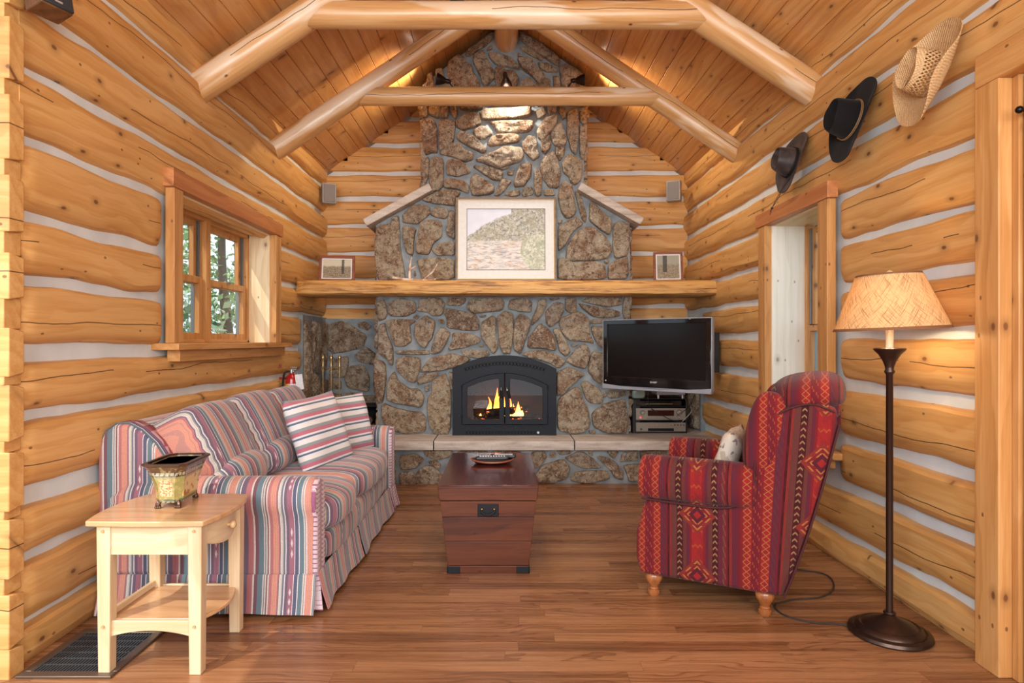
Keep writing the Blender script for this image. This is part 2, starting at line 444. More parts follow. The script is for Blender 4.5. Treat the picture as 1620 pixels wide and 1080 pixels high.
# ------------------------------------------------------------------ peeled log trusses
def m_peel():
    g = Mt('peeled_log'); x, y, z = g.xyz(); r = g.rnd()*9.
    a = g.noise(g.vec(x*1.1+r, y*13.+r, z*13.), 1, 4, .6); b = g.noise(g.vec(x*.9+r, y*5., z*5.+r), 1, 3, .55)
    f = g.noise(g.vec(x*3.+r, y*80., z*80.), 1, 2)
    c = g.ramp(a*.7+f*.3, [(.3, srgb(180,128,76)), (.5, srgb(204,158,104)), (.7, srgb(216,178,128))])
    c = g.mix(b.ss(.56, .62)*.7, c, srgb(230,212,186))
    c = g.mix((1-b.ss(.30, .36))*.4, c, srgb(150,112,72))
    d, vc = g.voro(g.vec(x*5.+r, y*8., z*8.), 1)
    c = g.mix((1-d.ss(.06, .1))*g.xyz(vc)[0].lt(.4)*.85, c, (.07,.02,.008))
    ck = g.noise(g.vec(x*1.3+r, 0., r), 1, 3)
    cm = (1-((z-(ck-.5)*.10).abs()).ss(.001, .004))*g.noise(g.vec(x*.7+r, 1., r), 1, 1).gt(.52)
    c = g.mix(cm*.9, c, (.05,.02,.01))
    g.set(col=c, rough=.36, coat=.25, crough=.2); g.bump(a*.5+b*.8-cm*3, .3, .012); return g.m
PEEL = m_peel()
def round_log(name, p0, p1, r0, r1, label, cut0=None, cut1=None, seed=0, mat=PEEL, flat=0.):
    p0, p1 = Vector(p0), Vector(p1); d = (p1-p0); L = d.length; bm = NB(); n = int(L/.06); rings = []
    for i in range(n+1):
        x = L*i/n; t = i/n; rr = r0+(r1-r0)*t; ring = []
        for k in range(22):
            a = 2*pi*k/22
            q = rr*(1+.05*nz(x*2.2, cos(a)*1.2+seed, sin(a)*1.2)+.02*nz(x*7, cos(a)*3+seed, sin(a)*3))
            yy, zz = q*cos(a), q*sin(a); xx = x - L/2
            if flat: yy = max(-rr*flat, min(rr*flat, yy))
            if i == 0 and cut0 is not None: xx += zz*cut0
            if i == n and cut1 is not None: xx += zz*cut1
            ring.append((xx, yy, zz))
        rings.append(ring)
    # keep rings ordered near slanted ends
    if cut0 is not None:
        lo = max(c[0] for c in rings[0])
        rings = [rings[0]] + [r_ for r_ in rings[1:] if r_[0][0] > lo+.01]
    if cut1 is not None:
        hi = min(c[0] for c in rings[-1])
        rings = [r_ for r_ in rings[:-1] if r_[0][0] < hi-.01] + [rings[-1]]
    loft(bm, rings)
    o = finish(bm, name, mat, angle=50); o.matrix_world = Matrix.Translation((p0+p1)/2) @ d.to_track_quat('X', 'Z').to_matrix().to_4x4()
    tag(o, label, 'roof beam', None, 'thing'); return o
ang = math.atan(SLOPE)
for D, nm, r in ((4.07, 'near', .098), (5.40, 'far', .092)):
    for side in (-1, 1):
        off = .150
        def pt(x): return (side*x - side*sin(ang)*off, D, APX - SLOPE*x - cos(ang)*off)
        a = pt(.06); b = pt(2.09)
        round_log('rafter', b, a, r, r*.9, 'peeled log rafter, %s side of the %s' % ('left' if side < 0 else 'right', 'front truss, away from the chimney' if nm == 'near' else 'rear truss next to the stone chimney'), seed=D+side*3)
    zc = 3.39 if nm == 'near' else 3.385
    xl_, xr_ = (-1.155, 1.21) if nm == 'near' else (-1.14, 1.27)
    round_log('tie_beam', (xl_, D-.02, zc), (xr_, D-.02, zc), .083 if nm == 'near' else .076, .085 if nm == 'near' else .078,
              'horizontal peeled log tie beam %s' % ('of the front truss, high above the trunk' if nm == 'near' else 'of the rear truss, just below the chimney spotlights'), cut0=1/SLOPE*.8, cut1=-1/SLOPE*.8, seed=D*2)
rb = round_log('ridge_beam', (.025, -1.4, 4.205), (.025, 6.125, 4.205), .115, .112, 'thick golden ridge log running under the roof peak into the chimney', seed=8)
# ------------------------------------------------------------------ left window
GL = Mt('pane_glass'); GL.nt.nodes.remove(GL.b)
tr = GL.nt.nodes.new('ShaderNodeBsdfTransparent'); tr.inputs[0].default_value = (.96,.98,.98,1)
gl = GL.nt.nodes.new('ShaderNodeBsdfGlossy'); gl.inputs['Roughness'].default_value = .01
fr = GL.nt.nodes.new('ShaderNodeLayerWeight'); fr.inputs[0].default_value = .5; fc = S(GL, fr.outputs[1]); GL.shade(tr, gl, fc*fc*fc*fc*fc*.5+.03); GLASS = GL.m
ALU = plain('window_track_grey', srgb(120,128,132), .4, .3)
SCREEN = plain('screen_frame_grey', srgb(90,98,102), .5)
def sash(parent, side, x, y0, y1, z0, z1, w=.045, t=.035):
    """sash frame in the plane X=x"""
    f = finish(NB_frame(x, y0, y1, z0, z1, w, t), 'sash', Wtrim('z'), parent, bevel=.003)
    g_ = wbox('pane', GLASS, f, (x-.002, x+.002, y0+w-.005, y1-w+.005, z0+w-.005, z1-w+.005), 0)
    return f
def NB_frame(x, y0, y1, z0, z1, w, t):
    bm = NB()
    for a in ((y0, y0+w, z0, z1), (y1-w, y1, z0, z1), (y0+w, y1-w, z0, z0+w*1.1), (y0+w, y1-w, z1-w, z1)):
        box(bm, x-t/2, x+t/2, *a)
    return bm
HEADW = wood('header_pine', [srgb(164,98,54), srgb(184,118,70), srgb(196,134,84)], 'y', knots=.3, rough=.42)
w1 = struct('window_1', (0, 0, 0))
xw = XL-.19
for (a, mat, nm) in [((XL-.01, XL+.045, 3.60, 3.70, 1.29, 2.18), Wtrim('z'), 'casing'), ((XL-.01, XL+.045, 5.21, 5.33, 1.29, 2.18), Wtrim('z'), 'casing'),
                     ((XL-.01, XL+.055, 3.57, 5.35, 2.18, 2.285), HEADW, 'head_casing'), ((xw-.02, XL+.105, 3.53, 5.42, 1.252, 1.29), Wtrim('y'), 'window_sill'),
                     ((XL-.01, XL+.065, 3.62, 5.36, 1.185, 1.252), Wtrim('y'), 'apron'),
                     ((xw-.06, XL-.004, 5.19, 5.215, 1.29, 2.19), Wpale('z'), 'jamb'), ((xw-.06, XL-.004, 3.695, 3.72, 1.29, 2.19), Wpale('z'), 'jamb'),
                     ((xw-.06, XL-.004, 3.70, 5.21, 2.168, 2.19), Wpale('y'), 'head_jamb'),
                     ((xw-.05, xw+.03, 4.42, 4.49, 1.29, 2.17), Wtrim('z'), 'mullion'),
                     ((xw-.05, xw+.02, 5.16, 5.19, 1.29, 2.168), Wtrim('z'), 'stop'), ((xw-.05, xw+.02, 3.72, 3.75, 1.29, 2.168), Wtrim('z'), 'stop'),
                     ((xw-.05, xw+.02, 3.72, 5.19, 2.14, 2.168), Wtrim('y'), 'stop'), ((xw-.05, xw+.02, 3.72, 5.19, 1.29, 1.315), Wtrim('y'), 'stop')]:
    wbox(nm, mat, w1, a, .004)
for (y0, y1) in ((3.75, 4.42), (4.49, 5.16)):
    for (a) in ((xw-.075, xw-.015, y1-.012, y1, 1.315, 2.14), (xw-.075, xw-.015, y0, y0+.012, 1.315, 2.14)):
        wbox('track', ALU, w1, a, .001)
    for q in range(3):
        wbox('track', SCREEN, w1, (xw-.07+q*.02, xw-.062+q*.02, y1-.022, y1-.012, 1.72, 2.14), 0)
    sash(w1, 1, xw-.01, y0+.01, y1-.01, 1.31, 1.745)
    sash(w1, 1, xw-.05, y0+.01, y1-.01, 1.70, 2.145)
    bm = NB(); box(bm, xw+.0, xw+.02, (y0+y1)/2-.03, (y0+y1)/2+.03, 1.742, 1.752)
    finish(bm, 'sash_lock', ALU, w1)
# ------------------------------------------------------------------ right window
w2 = struct('window_2', (0, 0, 0)); xw = XR+.24
for (a, mat, nm) in [((XR-.045, XR+.01, 3.745, 3.86, .66, 2.15), Wtrim('z'), 'casing'), ((XR-.045, XR+.01, 4.64, 4.76, .66, 2.15), Wtrim('z'), 'casing'),
                     ((XR-.055, XR+.01, 3.72, 4.79, 2.15, 2.25), HEADW, 'head_casing'), ((XR-.12, xw+.03, 3.66, 4.84, .61, .65), Wtrim('y'), 'window_sill'),
                     ((XR-.06, XR+.01, 3.75, 4.75, .545, .61), Wtrim('y'), 'apron'),
                     ((XR+.004, xw+.08, 4.625, 4.65, .65, 2.16), wood('whitewashed_pine', [srgb(214,210,196), srgb(230,227,214), srgb(236,234,224)], 'z', knots=.35, rough=.45, knotcol=(.30,.26,.2), stretch=.6), 'jamb'),
                     ((XR+.004, xw+.08, 3.84, 3.865, .65, 2.16), Wpale('z'), 'jamb'), ((XR+.004, xw+.08, 3.85, 4.64, 2.142, 2.16), Wpale('y'), 'head_jamb'),
                     ((xw-.0, xw+.05, 4.595, 4.625, .65, 2.142), Wtrim('z'), 'stop'), ((xw, xw+.05, 3.865, 3.895, .65, 2.142), Wtrim('z'), 'stop'),
                     ((xw+.02, xw+.08, 4.583, 4.595, .68, 2.12), ALU, 'track'), ((xw+.02, xw+.08, 3.895, 3.907, .68, 2.12), ALU, 'track')]:
    wbox(nm, mat, w2, a, .004)
sash(w2, -1, xw+.015, 3.905, 4.585, .66, 1.42); sash(w2, -1, xw+.055, 3.905, 4.585, 1.375, 2.13)
# ------------------------------------------------------------------ door on the right
d1 = struct('door_1', (0, 0, 0))
DW = wood('door_pine', [srgb(156,88,42), srgb(182,112,60), srgb(200,134,78)], 'z', knots=.5, rough=.42)
for (a, mat, nm) in [((XR-.05, XR+.03, 2.44, 2.565, 0, 2.32), Wtrim('z'), 'door_casing'), ((XR-.05, XR+.03, 1.1, 2.565, 2.32, 2.45), Wtrim('y'), 'head_casing'),
                     ((XR-.0, XR+.26, 2.405, 2.44, 0, 2.32), Wtrim('z'), 'door_jamb'), ((XR-.0, XR+.26, 1.25, 1.29, 0, 2.32), Wtrim('z'), 'door_jamb'), ((XR-.05, XR+.03, 1.1, 1.25, 0, 2.32), Wtrim('z'), 'door_casing')]:
    wbox(nm, mat, d1, a, .004)
bm = NB()
for i in range(8): box(bm, XR+.012, XR+.055, 1.295+i*.1385, 1.295+(i+1)*.1385-.003, .01, 2.31)
dp = finish(bm, 'door_panel', DW, d1, bevel=.003, weld=False)
bm = NB(); q = P(1614, 157, 2.39); q.x = XR
cyl(bm, (XR+.012, 2.36, 2.16), (XR-.03, 2.36, 2.165), .006, 8); 
bmesh.ops.create_uvsphere(bm, u_segments=14, v_segments=10, radius=.014, matrix=Matrix.Translation((XR-.035, 2.36, 2.165)))
cyl(bm, (XR+.01, 2.36, 2.13), (XR-.012, 2.36, 2.10), .005, 8)
finish(bm, 'coat_hook', plain('black_iron', (.015,.015,.016), .3, .8), dp, weld=False)
# ------------------------------------------------------------------ stone chimney; outlines measured from the photo, [crop origin] + sixths of a pixel
SA = [(590,40,"""880,240,1120,75,1135,120,1060,190,920,280,885,275|1080,230,1105,180,1135,180,1130,215|705,350,800,275,860,290,880,350,930,370,960,460,1010,530,1005,620,790,640,770,560,715,480
950,280,1050,235,1080,310,1150,430,1150,500,1080,560,1040,555,1020,470,960,360|1100,260,1160,265,1290,295,1360,350,1400,410,1290,390,1160,360,1100,285|1155,400,1220,385,1260,430,1330,430,1385,500,1360,590,1180,600,1165,520
590,420,650,400,670,440,650,510,600,510|520,460,560,445,575,540,600,640,460,640,500,560|1070,590,1130,560,1195,570,1200,640,1080,640|1400,540,1480,490,1560,560,1560,640,1390,640
530,700,710,690,715,865,600,870,530,840|450,700,515,700,520,860,460,870|730,690,780,700,805,840,780,880,735,830|800,690,1050,690,1050,780,920,800,830,790|790,910,880,840,1000,830,1025,930,960,960,860,990,795,960
1010,820,1080,785,1270,790,1500,770,1500,850,1400,880,1100,890,1035,890|1100,910,1300,905,1520,900,1520,960,1470,1010,1300,1015,1180,1010,1150,950|630,900,700,880,780,900,775,980,760,1100,690,1160,630,1190,625,1000
455,885,560,880,605,950,612,1200,560,1200,490,1220,455,1000|940,1000,1040,945,1140,1020,1045,1080,980,1060|1080,690,1500,660,1510,740,1290,760,1090,750|700,650,1000,650,1010,680,720,680"""),
(735,40,"""525,65,700,150,900,300,890,380,700,260,530,130|530,195,600,190,740,300,730,325,560,240|500,300,630,310,680,390,770,480,700,550,640,470,540,400|505,240,550,290,505,290|700,350,800,360,890,430,790,435,720,400
900,380,980,360,1120,450,1130,590,930,620,915,500|840,470,890,480,910,560,910,630,830,630,845,540|700,560,760,495,810,500,815,630,700,630|680,800,750,760,775,840,700,880|690,990,760,880,870,840,890,900,820,1010,740,1100,700,1060
900,760,960,780,965,860,930,890,900,830|975,830,1060,780,1085,880,1075,1080,1060,1220,1010,1180,975,1000|1095,800,1150,820,1165,900,1130,940,1095,900|1090,950,1140,960,1150,1150,1130,1270,1095,1240|830,980,910,915,950,1000,970,1080,950,1145,860,1140,820,1060
780,700,880,690,870,820,800,830|900,650,1130,640,1150,760,1060,760,910,740|660,650,780,650,770,740,680,760"""),
(590,200,"""795,80,830,40,920,70,1000,130,1080,220,1040,250,900,180,800,120|1080,160,1140,80,1340,65,1405,100,1380,145,1240,165,1120,185|630,240,740,160,820,150,870,220,950,250,940,310,860,330,760,280,650,260
970,320,1060,270,1180,230,1240,185,1400,190,1430,260,1400,330,1290,360,1190,400,1080,350|540,330,580,280,670,310,665,560,620,600,545,620,535,450|460,300,530,280,530,440,500,540,455,440|695,370,715,310,800,310,900,370,925,430,800,470,700,450
940,370,1080,370,1230,430,1220,510,1130,500,1040,440|1280,420,1340,400,1330,460,1280,455|1210,380,1280,360,1300,385,1225,410|1340,540,1370,430,1410,350,1510,350,1500,450,1440,560,1350,570|935,480,980,450,1050,500,1140,560,1150,620,1060,650,940,650,925,570
670,540,700,490,850,510,910,560,900,630,800,590,680,580|1150,650,1190,560,1230,480,1310,520,1260,590,1200,650|1250,640,1300,610,1390,590,1400,640,1330,665|1410,620,1440,570,1510,570,1520,640,1430,660|1530,620,1535,400,1590,420,1600,640,1560,660
1420,150,1480,80,1550,110,1560,220,1580,280,1520,320,1430,220|460,690,620,620,700,600,830,620,780,690,770,750,650,735,520,715|280,840,370,750,460,735,540,770,540,820,470,880,420,920,290,910|545,830,580,760,700,770,710,820,690,870,600,860"""),
(570,280,"""550,520,570,420,680,400,770,430,770,560,690,620,650,730,530,720,530,600|400,480,440,460,530,490,510,560,500,740,440,720,410,600|680,690,740,630,890,600,890,740,720,740|815,500,840,310,890,320,895,590,830,550
535,780,760,760,890,780,890,970,590,970,560,860|150,480,210,450,290,440,300,380,360,365,370,480,375,690,410,860,420,910,320,975,160,975,135,720|320,930,420,915,420,960,330,975|510,880,530,930,512,940|900,200,1300,200,1300,500,900,500|900,540,1300,540,1290,940,905,940|1320,200,1700,200,1720,540,1330,500|1330,560,1720,590,1720,940,1320,950"""),
(735,200,"""725,330,770,280,840,230,880,310,915,430,890,580,800,570,750,480,720,400|865,190,950,190,950,260,910,320,870,270|930,340,980,260,1060,280,1120,340,1110,500,1050,550,1000,520,1000,470,940,430|665,420,700,400,735,470,730,620,670,640,660,520
910,560,960,520,1020,560,1030,650,1060,790,1040,840,970,870,920,800,890,660|1050,620,1090,610,1130,740,1165,830,1150,910,1110,860,1080,740|760,600,830,590,860,650,760,650|1190,730,1210,710,1300,800,1390,880,1400,960,1370,1020,1300,980,1190,890|720,20,800,60,820,180,770,255,730,220"""),
(780,280,"""620,470,700,420,800,370,860,440,750,520,690,640,620,700|620,400,660,400,650,430,620,440|700,790,700,680,740,590,800,520,860,480,950,470,1060,560,1110,620,1130,700,1080,770,950,790,830,790
1150,440,1200,420,1290,430,1295,600,1280,740,1160,770,1140,640|620,780,670,760,700,810,960,800,1050,820,1080,970,620,975|1100,840,1180,780,1280,755,1280,960,1100,970,1095,900|1060,785,1110,785,1090,820,1062,815"""),
(590,460,"""30,100,100,80,130,180,120,260,50,280,35,190|140,110,260,70,400,100,400,200,300,240,150,235|425,190,440,80,520,65,640,70,685,130,645,235,560,230,520,200|700,110,720,65,880,65,870,110,810,140,710,130
890,165,920,80,1020,70,1220,65,1245,120,1220,185,1050,200,960,210|1285,150,1310,80,1450,65,1510,110,1490,205,1400,190,1290,170|670,190,700,165,820,190,960,210,1005,280,1000,375,850,370,710,350,700,260|1030,300,1130,235,1165,260,1160,400,1190,530,1140,600,1100,540,1025,430
1180,250,1250,190,1330,220,1330,400,1305,590,1240,600,1200,500,1185,350|1355,260,1400,220,1490,260,1490,340,1440,480,1400,600,1340,560,1335,420|120,290,200,270,380,275,400,290,340,330,365,470,300,520,210,530,170,420|400,310,500,230,590,290,560,440,490,540,440,510,390,420
380,250,410,225,440,240,415,270|620,270,670,270,680,310,640,310|560,520,600,400,650,340,735,400,690,500,640,580,550,600|750,400,900,400,1010,440,1010,490,860,540,730,560,715,540,760,480|215,570,520,560,530,605,225,600
830,570,900,560,1080,565,1110,610,1000,640,880,620|60,320,110,310,130,400,160,480,190,560,185,720,130,640,60,600,50,500|220,650,300,620,440,640,450,720,400,870,340,860,230,760|445,770,540,640,740,595,860,620,930,650,850,700,680,750,500,770
10,640,110,680,120,800,110,930,90,1060,40,1060,20,900,10,760|415,840,480,790,600,770,620,800,540,860,430,895|140,860,200,760,240,860,350,930,430,930,480,1000,470,1080,430,1100,200,1060,130,1020|485,910,530,890,530,950,500,960
720,770,755,780,755,940,735,930|1000,510,1050,505,1040,535,1010,535|1010,235,1070,230,1060,250,1015,250"""),
(590,590,"""520,240,560,180,560,80,640,30,690,10,730,120,740,260,730,580,580,580,530,480,520,350|80,310,110,290,200,330,350,370,450,370,500,430,495,560,300,575,150,530,90,450"""),
(735,460,"""640,260,690,160,700,90,770,75,780,130,740,220,640,330|770,200,850,110,930,115,940,180,890,290,810,345,780,300|960,70,1060,75,1060,190,1010,210,960,180|810,70,900,60,900,80,830,90|1080,115,1200,140,1470,190,1470,240,1320,255,1220,240,1140,180
1110,95,1180,60,1490,55,1495,130,1350,150,1200,120|895,310,930,250,1090,190,1180,260,1190,400,1230,500,1150,480,1000,470,930,400|600,540,610,440,720,305,800,370,860,450,860,570,770,545|840,370,890,350,950,450,1010,570,960,620,900,570,880,470
1190,290,1230,265,1450,270,1320,300,1220,310|1205,340,1320,340,1330,550,1260,500,1220,420|545,600,620,575,770,565,900,620,960,680,890,735,780,670,600,630|965,660,1050,570,1130,495,1190,560,1180,640,1140,740,1040,710
1180,680,1220,570,1330,600,1335,900,1240,850,1180,770|885,770,990,725,1140,790,1080,840,1000,910,940,980,880,990,880,850|1110,880,1160,855,1260,920,1320,1000,1310,1070,1180,1060,1130,960|1520,60,1560,60,1575,250,1520,270,1500,180
1010,510,1080,500,1060,525,1020,530|1350,330,1560,330,1560,560,1370,540|1360,600,1560,620,1550,880,1370,860"""),
(825,590,"""350,250,500,140,560,150,580,250,630,340,650,500,600,560,480,575,350,540,345,400,345,300|670,380,800,290,980,245,1000,350,1010,480,990,570,800,565,690,510|830,170,930,170,930,230,860,245,830,230|780,180,805,175,810,220,785,235
950,175,985,175,985,220,950,225|640,550,700,545,700,575,650,575""")]
SBASE = [(590,590,"""250,790,400,770,480,820,400,910,260,920|480,740,760,740,720,800,600,830,500,790|250,950,380,940,400,1060,260,1060|410,950,500,880,600,910,660,990,620,1060,400,1060|520,840,600,830,640,880,620,920,540,870
800,745,1100,745,1080,860,900,880,820,820|700,850,860,890,840,1040,690,1050|900,900,1100,880,1180,960,1160,1050,880,1050|1120,745,1400,745,1380,840,1200,880,1110,840|1220,900,1400,870,1480,960,1440,1050,1230,1050
0,760,200,750,210,880,20,900|10,930,200,910,210,1060,0,1060|-220,760,-30,770,-20,900,-200,900|-240,930,-30,930,-20,1060,-240,1060|-500,760,-260,760,-250,880,-500,880|-500,920,-280,920,-270,1060,-500,1060|-760,760,-530,770,-540,1050,-760,1050"""),
(825,590,"""90,760,220,750,245,800,180,880,120,910|270,760,325,760,325,805,270,805|340,745,490,740,460,775,370,780|140,960,200,880,400,820,460,900,430,1010,300,1045,150,1040|415,810,520,760,600,760,700,830,750,900,620,910,500,870
630,745,680,740,680,790,650,780|715,800,780,795,900,850,970,950,960,1010,890,1000,850,930|810,750,930,745,880,820|940,850,960,770,1110,740,1110,830,1000,840|975,880,1150,870,1160,1030,1030,1030,1000,950
1130,740,1490,740,1490,780,1200,830,1140,830|470,1000,520,940,810,930,850,1010,620,1050,490,1030|1190,860,1400,830,1420,1030,1200,1040|1520,750,1740,750,1740,860,1520,870|1450,900,1700,890,1720,1040,1450,1040|1780,750,1960,750,1960,1040,1760,1040""")]
SNICHE = [(430,470,"""430,240,560,190,640,230,770,310,740,410,600,440,500,460,450,420|670,480,760,400,850,470,840,550,720,530|590,650,640,560,740,550,790,640,790,770,620,740|480,500,620,480,620,560,590,650,470,650|700,210,760,200,810,240,770,270,710,250
460,650,560,680,560,750,470,740|600,780,690,780,690,830,600,850|700,800,840,800,840,860,700,860|460,780,570,790,570,930,460,920|600,880,840,880,840,1050,600,1040|450,950,570,960,570,1090,450,1090""")]
def parse(data, k=6.):
    out = []
    for ox, oy, txt in data:
        for poly in txt.replace('\n', '|').split('|'):
            v = [float(a) for a in poly.split(',')]
            out.append([(ox+v[i]/k, oy+v[i+1]/k) for i in range(0, len(v), 2)])
    return out
def stone_mesh(polys, to3, h=.05, seed=0, jit=.006):
    """each outline becomes a rounded rubble stone standing proud of the mortar; to3(u,v,d) -> world"""
    bm = NB(); lay = bm.verts.layers.float.new('rnd'); rg = random.Random(seed)
    for si, poly in enumerate(polys):
        pts = [Vector(p) for p in poly]
        c = sum(pts, Vector((0, 0)))/len(pts)
        pts = [c + (p-c)*(1+min(.08, .006/max(.04, (p-c).length))) for p in pts]
        # one round of corner cutting keeps the angular look
        q = []
        for a, b in zip(pts, pts[1:]+pts[:1]): q += [a*.86+b*.14, a*.14+b*.86]
        res = []
        for a, b in zip(q, q[1:]+q[:1]):
            m = max(1, int((b-a).length/.02))
            for k in range(m): res.append(a+(b-a)*k/m)
        area = abs(sum(a.x*b.y-b.x*a.y for a, b in zip(res, res[1:]+res[:1])))/2
        hh = h*(.55+.55*min(1., area/.03))*(.8+.4*rg.random()); r = rg.random()
        tx, tz = (rg.random()-.5)*.25, (rg.random()-.5)*.3
        prof = [(1.0, -.5), (1.0, .35), (.985, .68), (.95, .86), (.88, .94), (.79, .98), (.69, 1.), (.58, 1.), (.47, 1.0), (.36, 1.), (.25, 1.01), (.13, 1.02)]
        vs = []
        for f, d in prof:
            ring = []
            for p in res:
                o = (p-c)
                j = 1 + (nz(p.x*22, p.y*22, si+seed)*.9+nz(p.x*55, p.y*55, si)*.5)*jit/max(.02, o.length)*1.2
                w = c + o*f*(j if f > .2 else 1)
                dep = hh*d + (nz(w.x*13, w.y*13, si*3.)*.020 + nz(w.x*34, w.y*34, si)*.014 + nz(w.x*70, w.y*70, si)*.006)*max(0, d)*min(1, hh/.04) + ((w.x-c.x)*tx + (w.y-c.y)*tz)*max(0, d)*.6
                v = bm.verts.new(to3(w.x, w.y, dep)); v[lay] = r; ring.append(v)
            vs.append(ring)
        n = len(res)
        for a, b in zip(vs, vs[1:]):
            for i in range(n):
                j = (i+1) % n; bm.faces.new((a[i], a[j], b[j], b[i]))
        v = bm.verts.new(to3(c.x, c.y, hh*1.02)); v[lay] = r
        for i in range(n): bm.faces.new((vs[-1][i], vs[-1][(i+1) % n], v))
    return bm
def pxpoly(polys, D):
    return [[((x-VX)*D/F, EYE-(y-VY)*D/F) for x, y in p] for p in polys]
YF = 6.12   # mortar plane of the breast
chim = thing('stone_fireplace', 'tall rubble stone chimney breast filling the middle of the far wall', 'fireplace', (0, YF+.3, 0))
off = -Vector(chim.location)
def W(px, py, D=6.1): q = P(px, py, D); return (q.x, q.z)
bm = NB()
def blk(pts, y1=YB+.04): prism(bm, [W(*p) for p in pts], YF, y1)
blk([(595,447),(594,349),(672,302),(668,133),(776,50),(824,48),(925,117),(924,300),(997,347),(997,447)])
blk([(597,447),(597,583),(995,583),(995,447)])
blk([(597,583),(597,690),(722,690),(722,583)]); blk([(874,583),(874,690),(995,690),(995,583)])
finish(bm, 'mortar', MORTAR, chim, loc=off, weld=False)
sb = stone_mesh(pxpoly(parse(SA), 6.08), lambda u, v, d: (u, YF-d, v), .055, 3)
finish(sb, 'stonework', STONE, chim, loc=off, angle=60, weld=False)
# return faces of the breast: rubble on the two sides
side_polys = []
rg = random.Random(5)
def side_rows(y0, y1, z0, z1):
    out = []; z = z0
    while z < z1-.06:
        h_ = .13+.14*rg.random(); h_ = min(h_, z1-z); y = y0
        while y < y1-.05:
            w_ = min(.16+.22*rg.random(), y1-y)
            a, b, c, d = [(rg.random()-.5)*.03 for _ in range(4)]
            if w_ > .06 and h_ > .05:
                out.append([(y+.012, z+.012+a), (y+w_/2, z+.012-a), (y+w_-.012, z+.012+b), (y+w_-.01, z+h_/2), (y+w_-.014, z+h_-.012+c), (y+w_*.5, z+h_-.01+d), (y+.012, z+h_-.012), (y+.008, z+h_*.5)])
            y += w_
        z += h_
    return out
for X, sg, z0, z1 in ((-1.215, -1, .41, 2.42), (1.205, 1, .41, 2.42), (-.775, -1, 2.75, 3.75), (.78, 1, 2.75, 3.75)):
    for part_ in (side_rows(YF+.0, YB-.02, z0, z1),):
        sm_ = stone_mesh(part_, lambda u, v, d: (X+sg*d, u, v), .035, int(X*100)+7)
        finish(sm_, 'side_stonework', STONE, chim, loc=off, angle=60, weld=False)
# sloping sandstone caps on the shoulders
for sgn, a, b in ((-1, (577,352), (681,295)), (1, (1016,350), (917,294))):
    p0, p1 = W(*a, 6.0), W(*b, 6.0)
    p0 = Vector(p0); p1 = Vector(p1); d = (p1-p0).normalized(); n = Vector((-d.y, d.x)) * (1 if sgn < 0 else -1)
    if n.y < 0: n = -n
    th = .075; bm = NB()
    pts = [p0-n*th*.55, p0+n*th*.45, p1+n*th*.45, p1-n*th*.55]
    c = sum(pts, Vector((0,0)))/4
    prism(bm, [(p.x-c.x, p.y-c.y) for p in pts], -.42, .42)
    finish(bm, 'stone_cap', SLAB, chim, loc=(c.x, 6.40+off.y, c.y), bevel=.006)
# ------------------------------------------------------------------ hearth bench
hearth = thing('hearth', 'long raised stone hearth with three pale sandstone slabs running wall to wall', 'hearth', (0, 6., 0)); off2 = -Vector(hearth.location)
finish(BX(XL-.03, XR+.03, 5.79, YB+.03, -.01, .32), 'mortar_base', MORTAR, hearth, loc=off2)
sb = stone_mesh(pxpoly(parse(SBASE), 5.75), lambda u, v, d: (u, 5.79-d, v), .035, 11)
finish(sb, 'base_stonework', STONE, hearth, loc=off2, angle=60, weld=False)
for (x0, x1) in ((XL-.02, W(686,0,5.70)[0]-.006), (W(686,0,5.70)[0]+.006, W(909,0,5.70)[0]-.006), (W(909,0,5.70)[0]+.006, XR+.02)):
    bm = NB(); n = int((x1-x0)/.04); rings = []
    c = ((x0+x1)/2, 6.2, .362)
    for i in range(n+1):
        x = x0+(x1-x0)*i/n; q = nz(x*9, 1, 1)*.006+nz(x*30, 2, 2)*.003
        rings.append([(x-c[0], 5.70+q-c[1], -.042), (x-c[0], 5.695+q*1.3-c[1], .0), (x-c[0], 5.70+q-c[1], .038), (x-c[0], 5.72-c[1], .043), (x-c[0], YB-c[1], .043), (x-c[0], YB-c[1], -.042)])
    loft(bm, rings); finish(bm, 'hearth_slab', SLAB, hearth, loc=(c[0], c[1]-6, c[2]))
# ------------------------------------------------------------------ stone lining of the two niches
for nm, par, polys, to3, seed_ in (
    ('wall_back_stone', wb_, pxpoly(parse(SNICHE, 1080/210), 6.78) + [[(-x, z) for x, z in p] for p in pxpoly(parse(SNICHE, 1080/210), 6.78)], lambda u, v, d: (u, 6.80-d, v), 21),
    ('wall_left_stone', wl, [[(6.07,.43),(6.2,.42),(6.22,.7),(6.08,.75)],[(6.05,.78),(6.2,.74),(6.24,1.05),(6.2,1.5),(6.06,1.5),(6.08,1.1)],[(6.27,.5),(6.5,.5),(6.52,.9),(6.3,1.0)],[(6.3,1.05),(6.55,.95),(6.58,1.48),(6.28,1.5)],[(6.58,.45),(6.76,.45),(6.76,.9),(6.6,.85)],[(6.62,.95),(6.76,1.),(6.76,1.5),(6.62,1.48)]], lambda u, v, d: (XL+d, u, v), 22),
    ('wall_right_stone', wr, [[(6.33,.43),(6.48,.42),(6.5,.85),(6.35,.8)],[(6.33,.85),(6.5,.9),(6.52,1.3),(6.34,1.5)],[(6.54,.45),(6.76,.45),(6.76,.9),(6.55,.85)],[(6.56,.95),(6.76,1.),(6.76,1.5),(6.56,1.48)]], lambda u, v, d: (XR-d, u, v), 23)):
    finish(stone_mesh(polys, to3, .035, seed_), 'stone_facing', STONE, par, loc=-Vector(par.location), angle=60, weld=False)
bm = NB(); box(bm, -1.95, 1.98, 6.80, 6.86, .38, 1.545); finish(bm, 'mortar_facing', MORTAR, wb_, loc=-Vector(wb_.location))
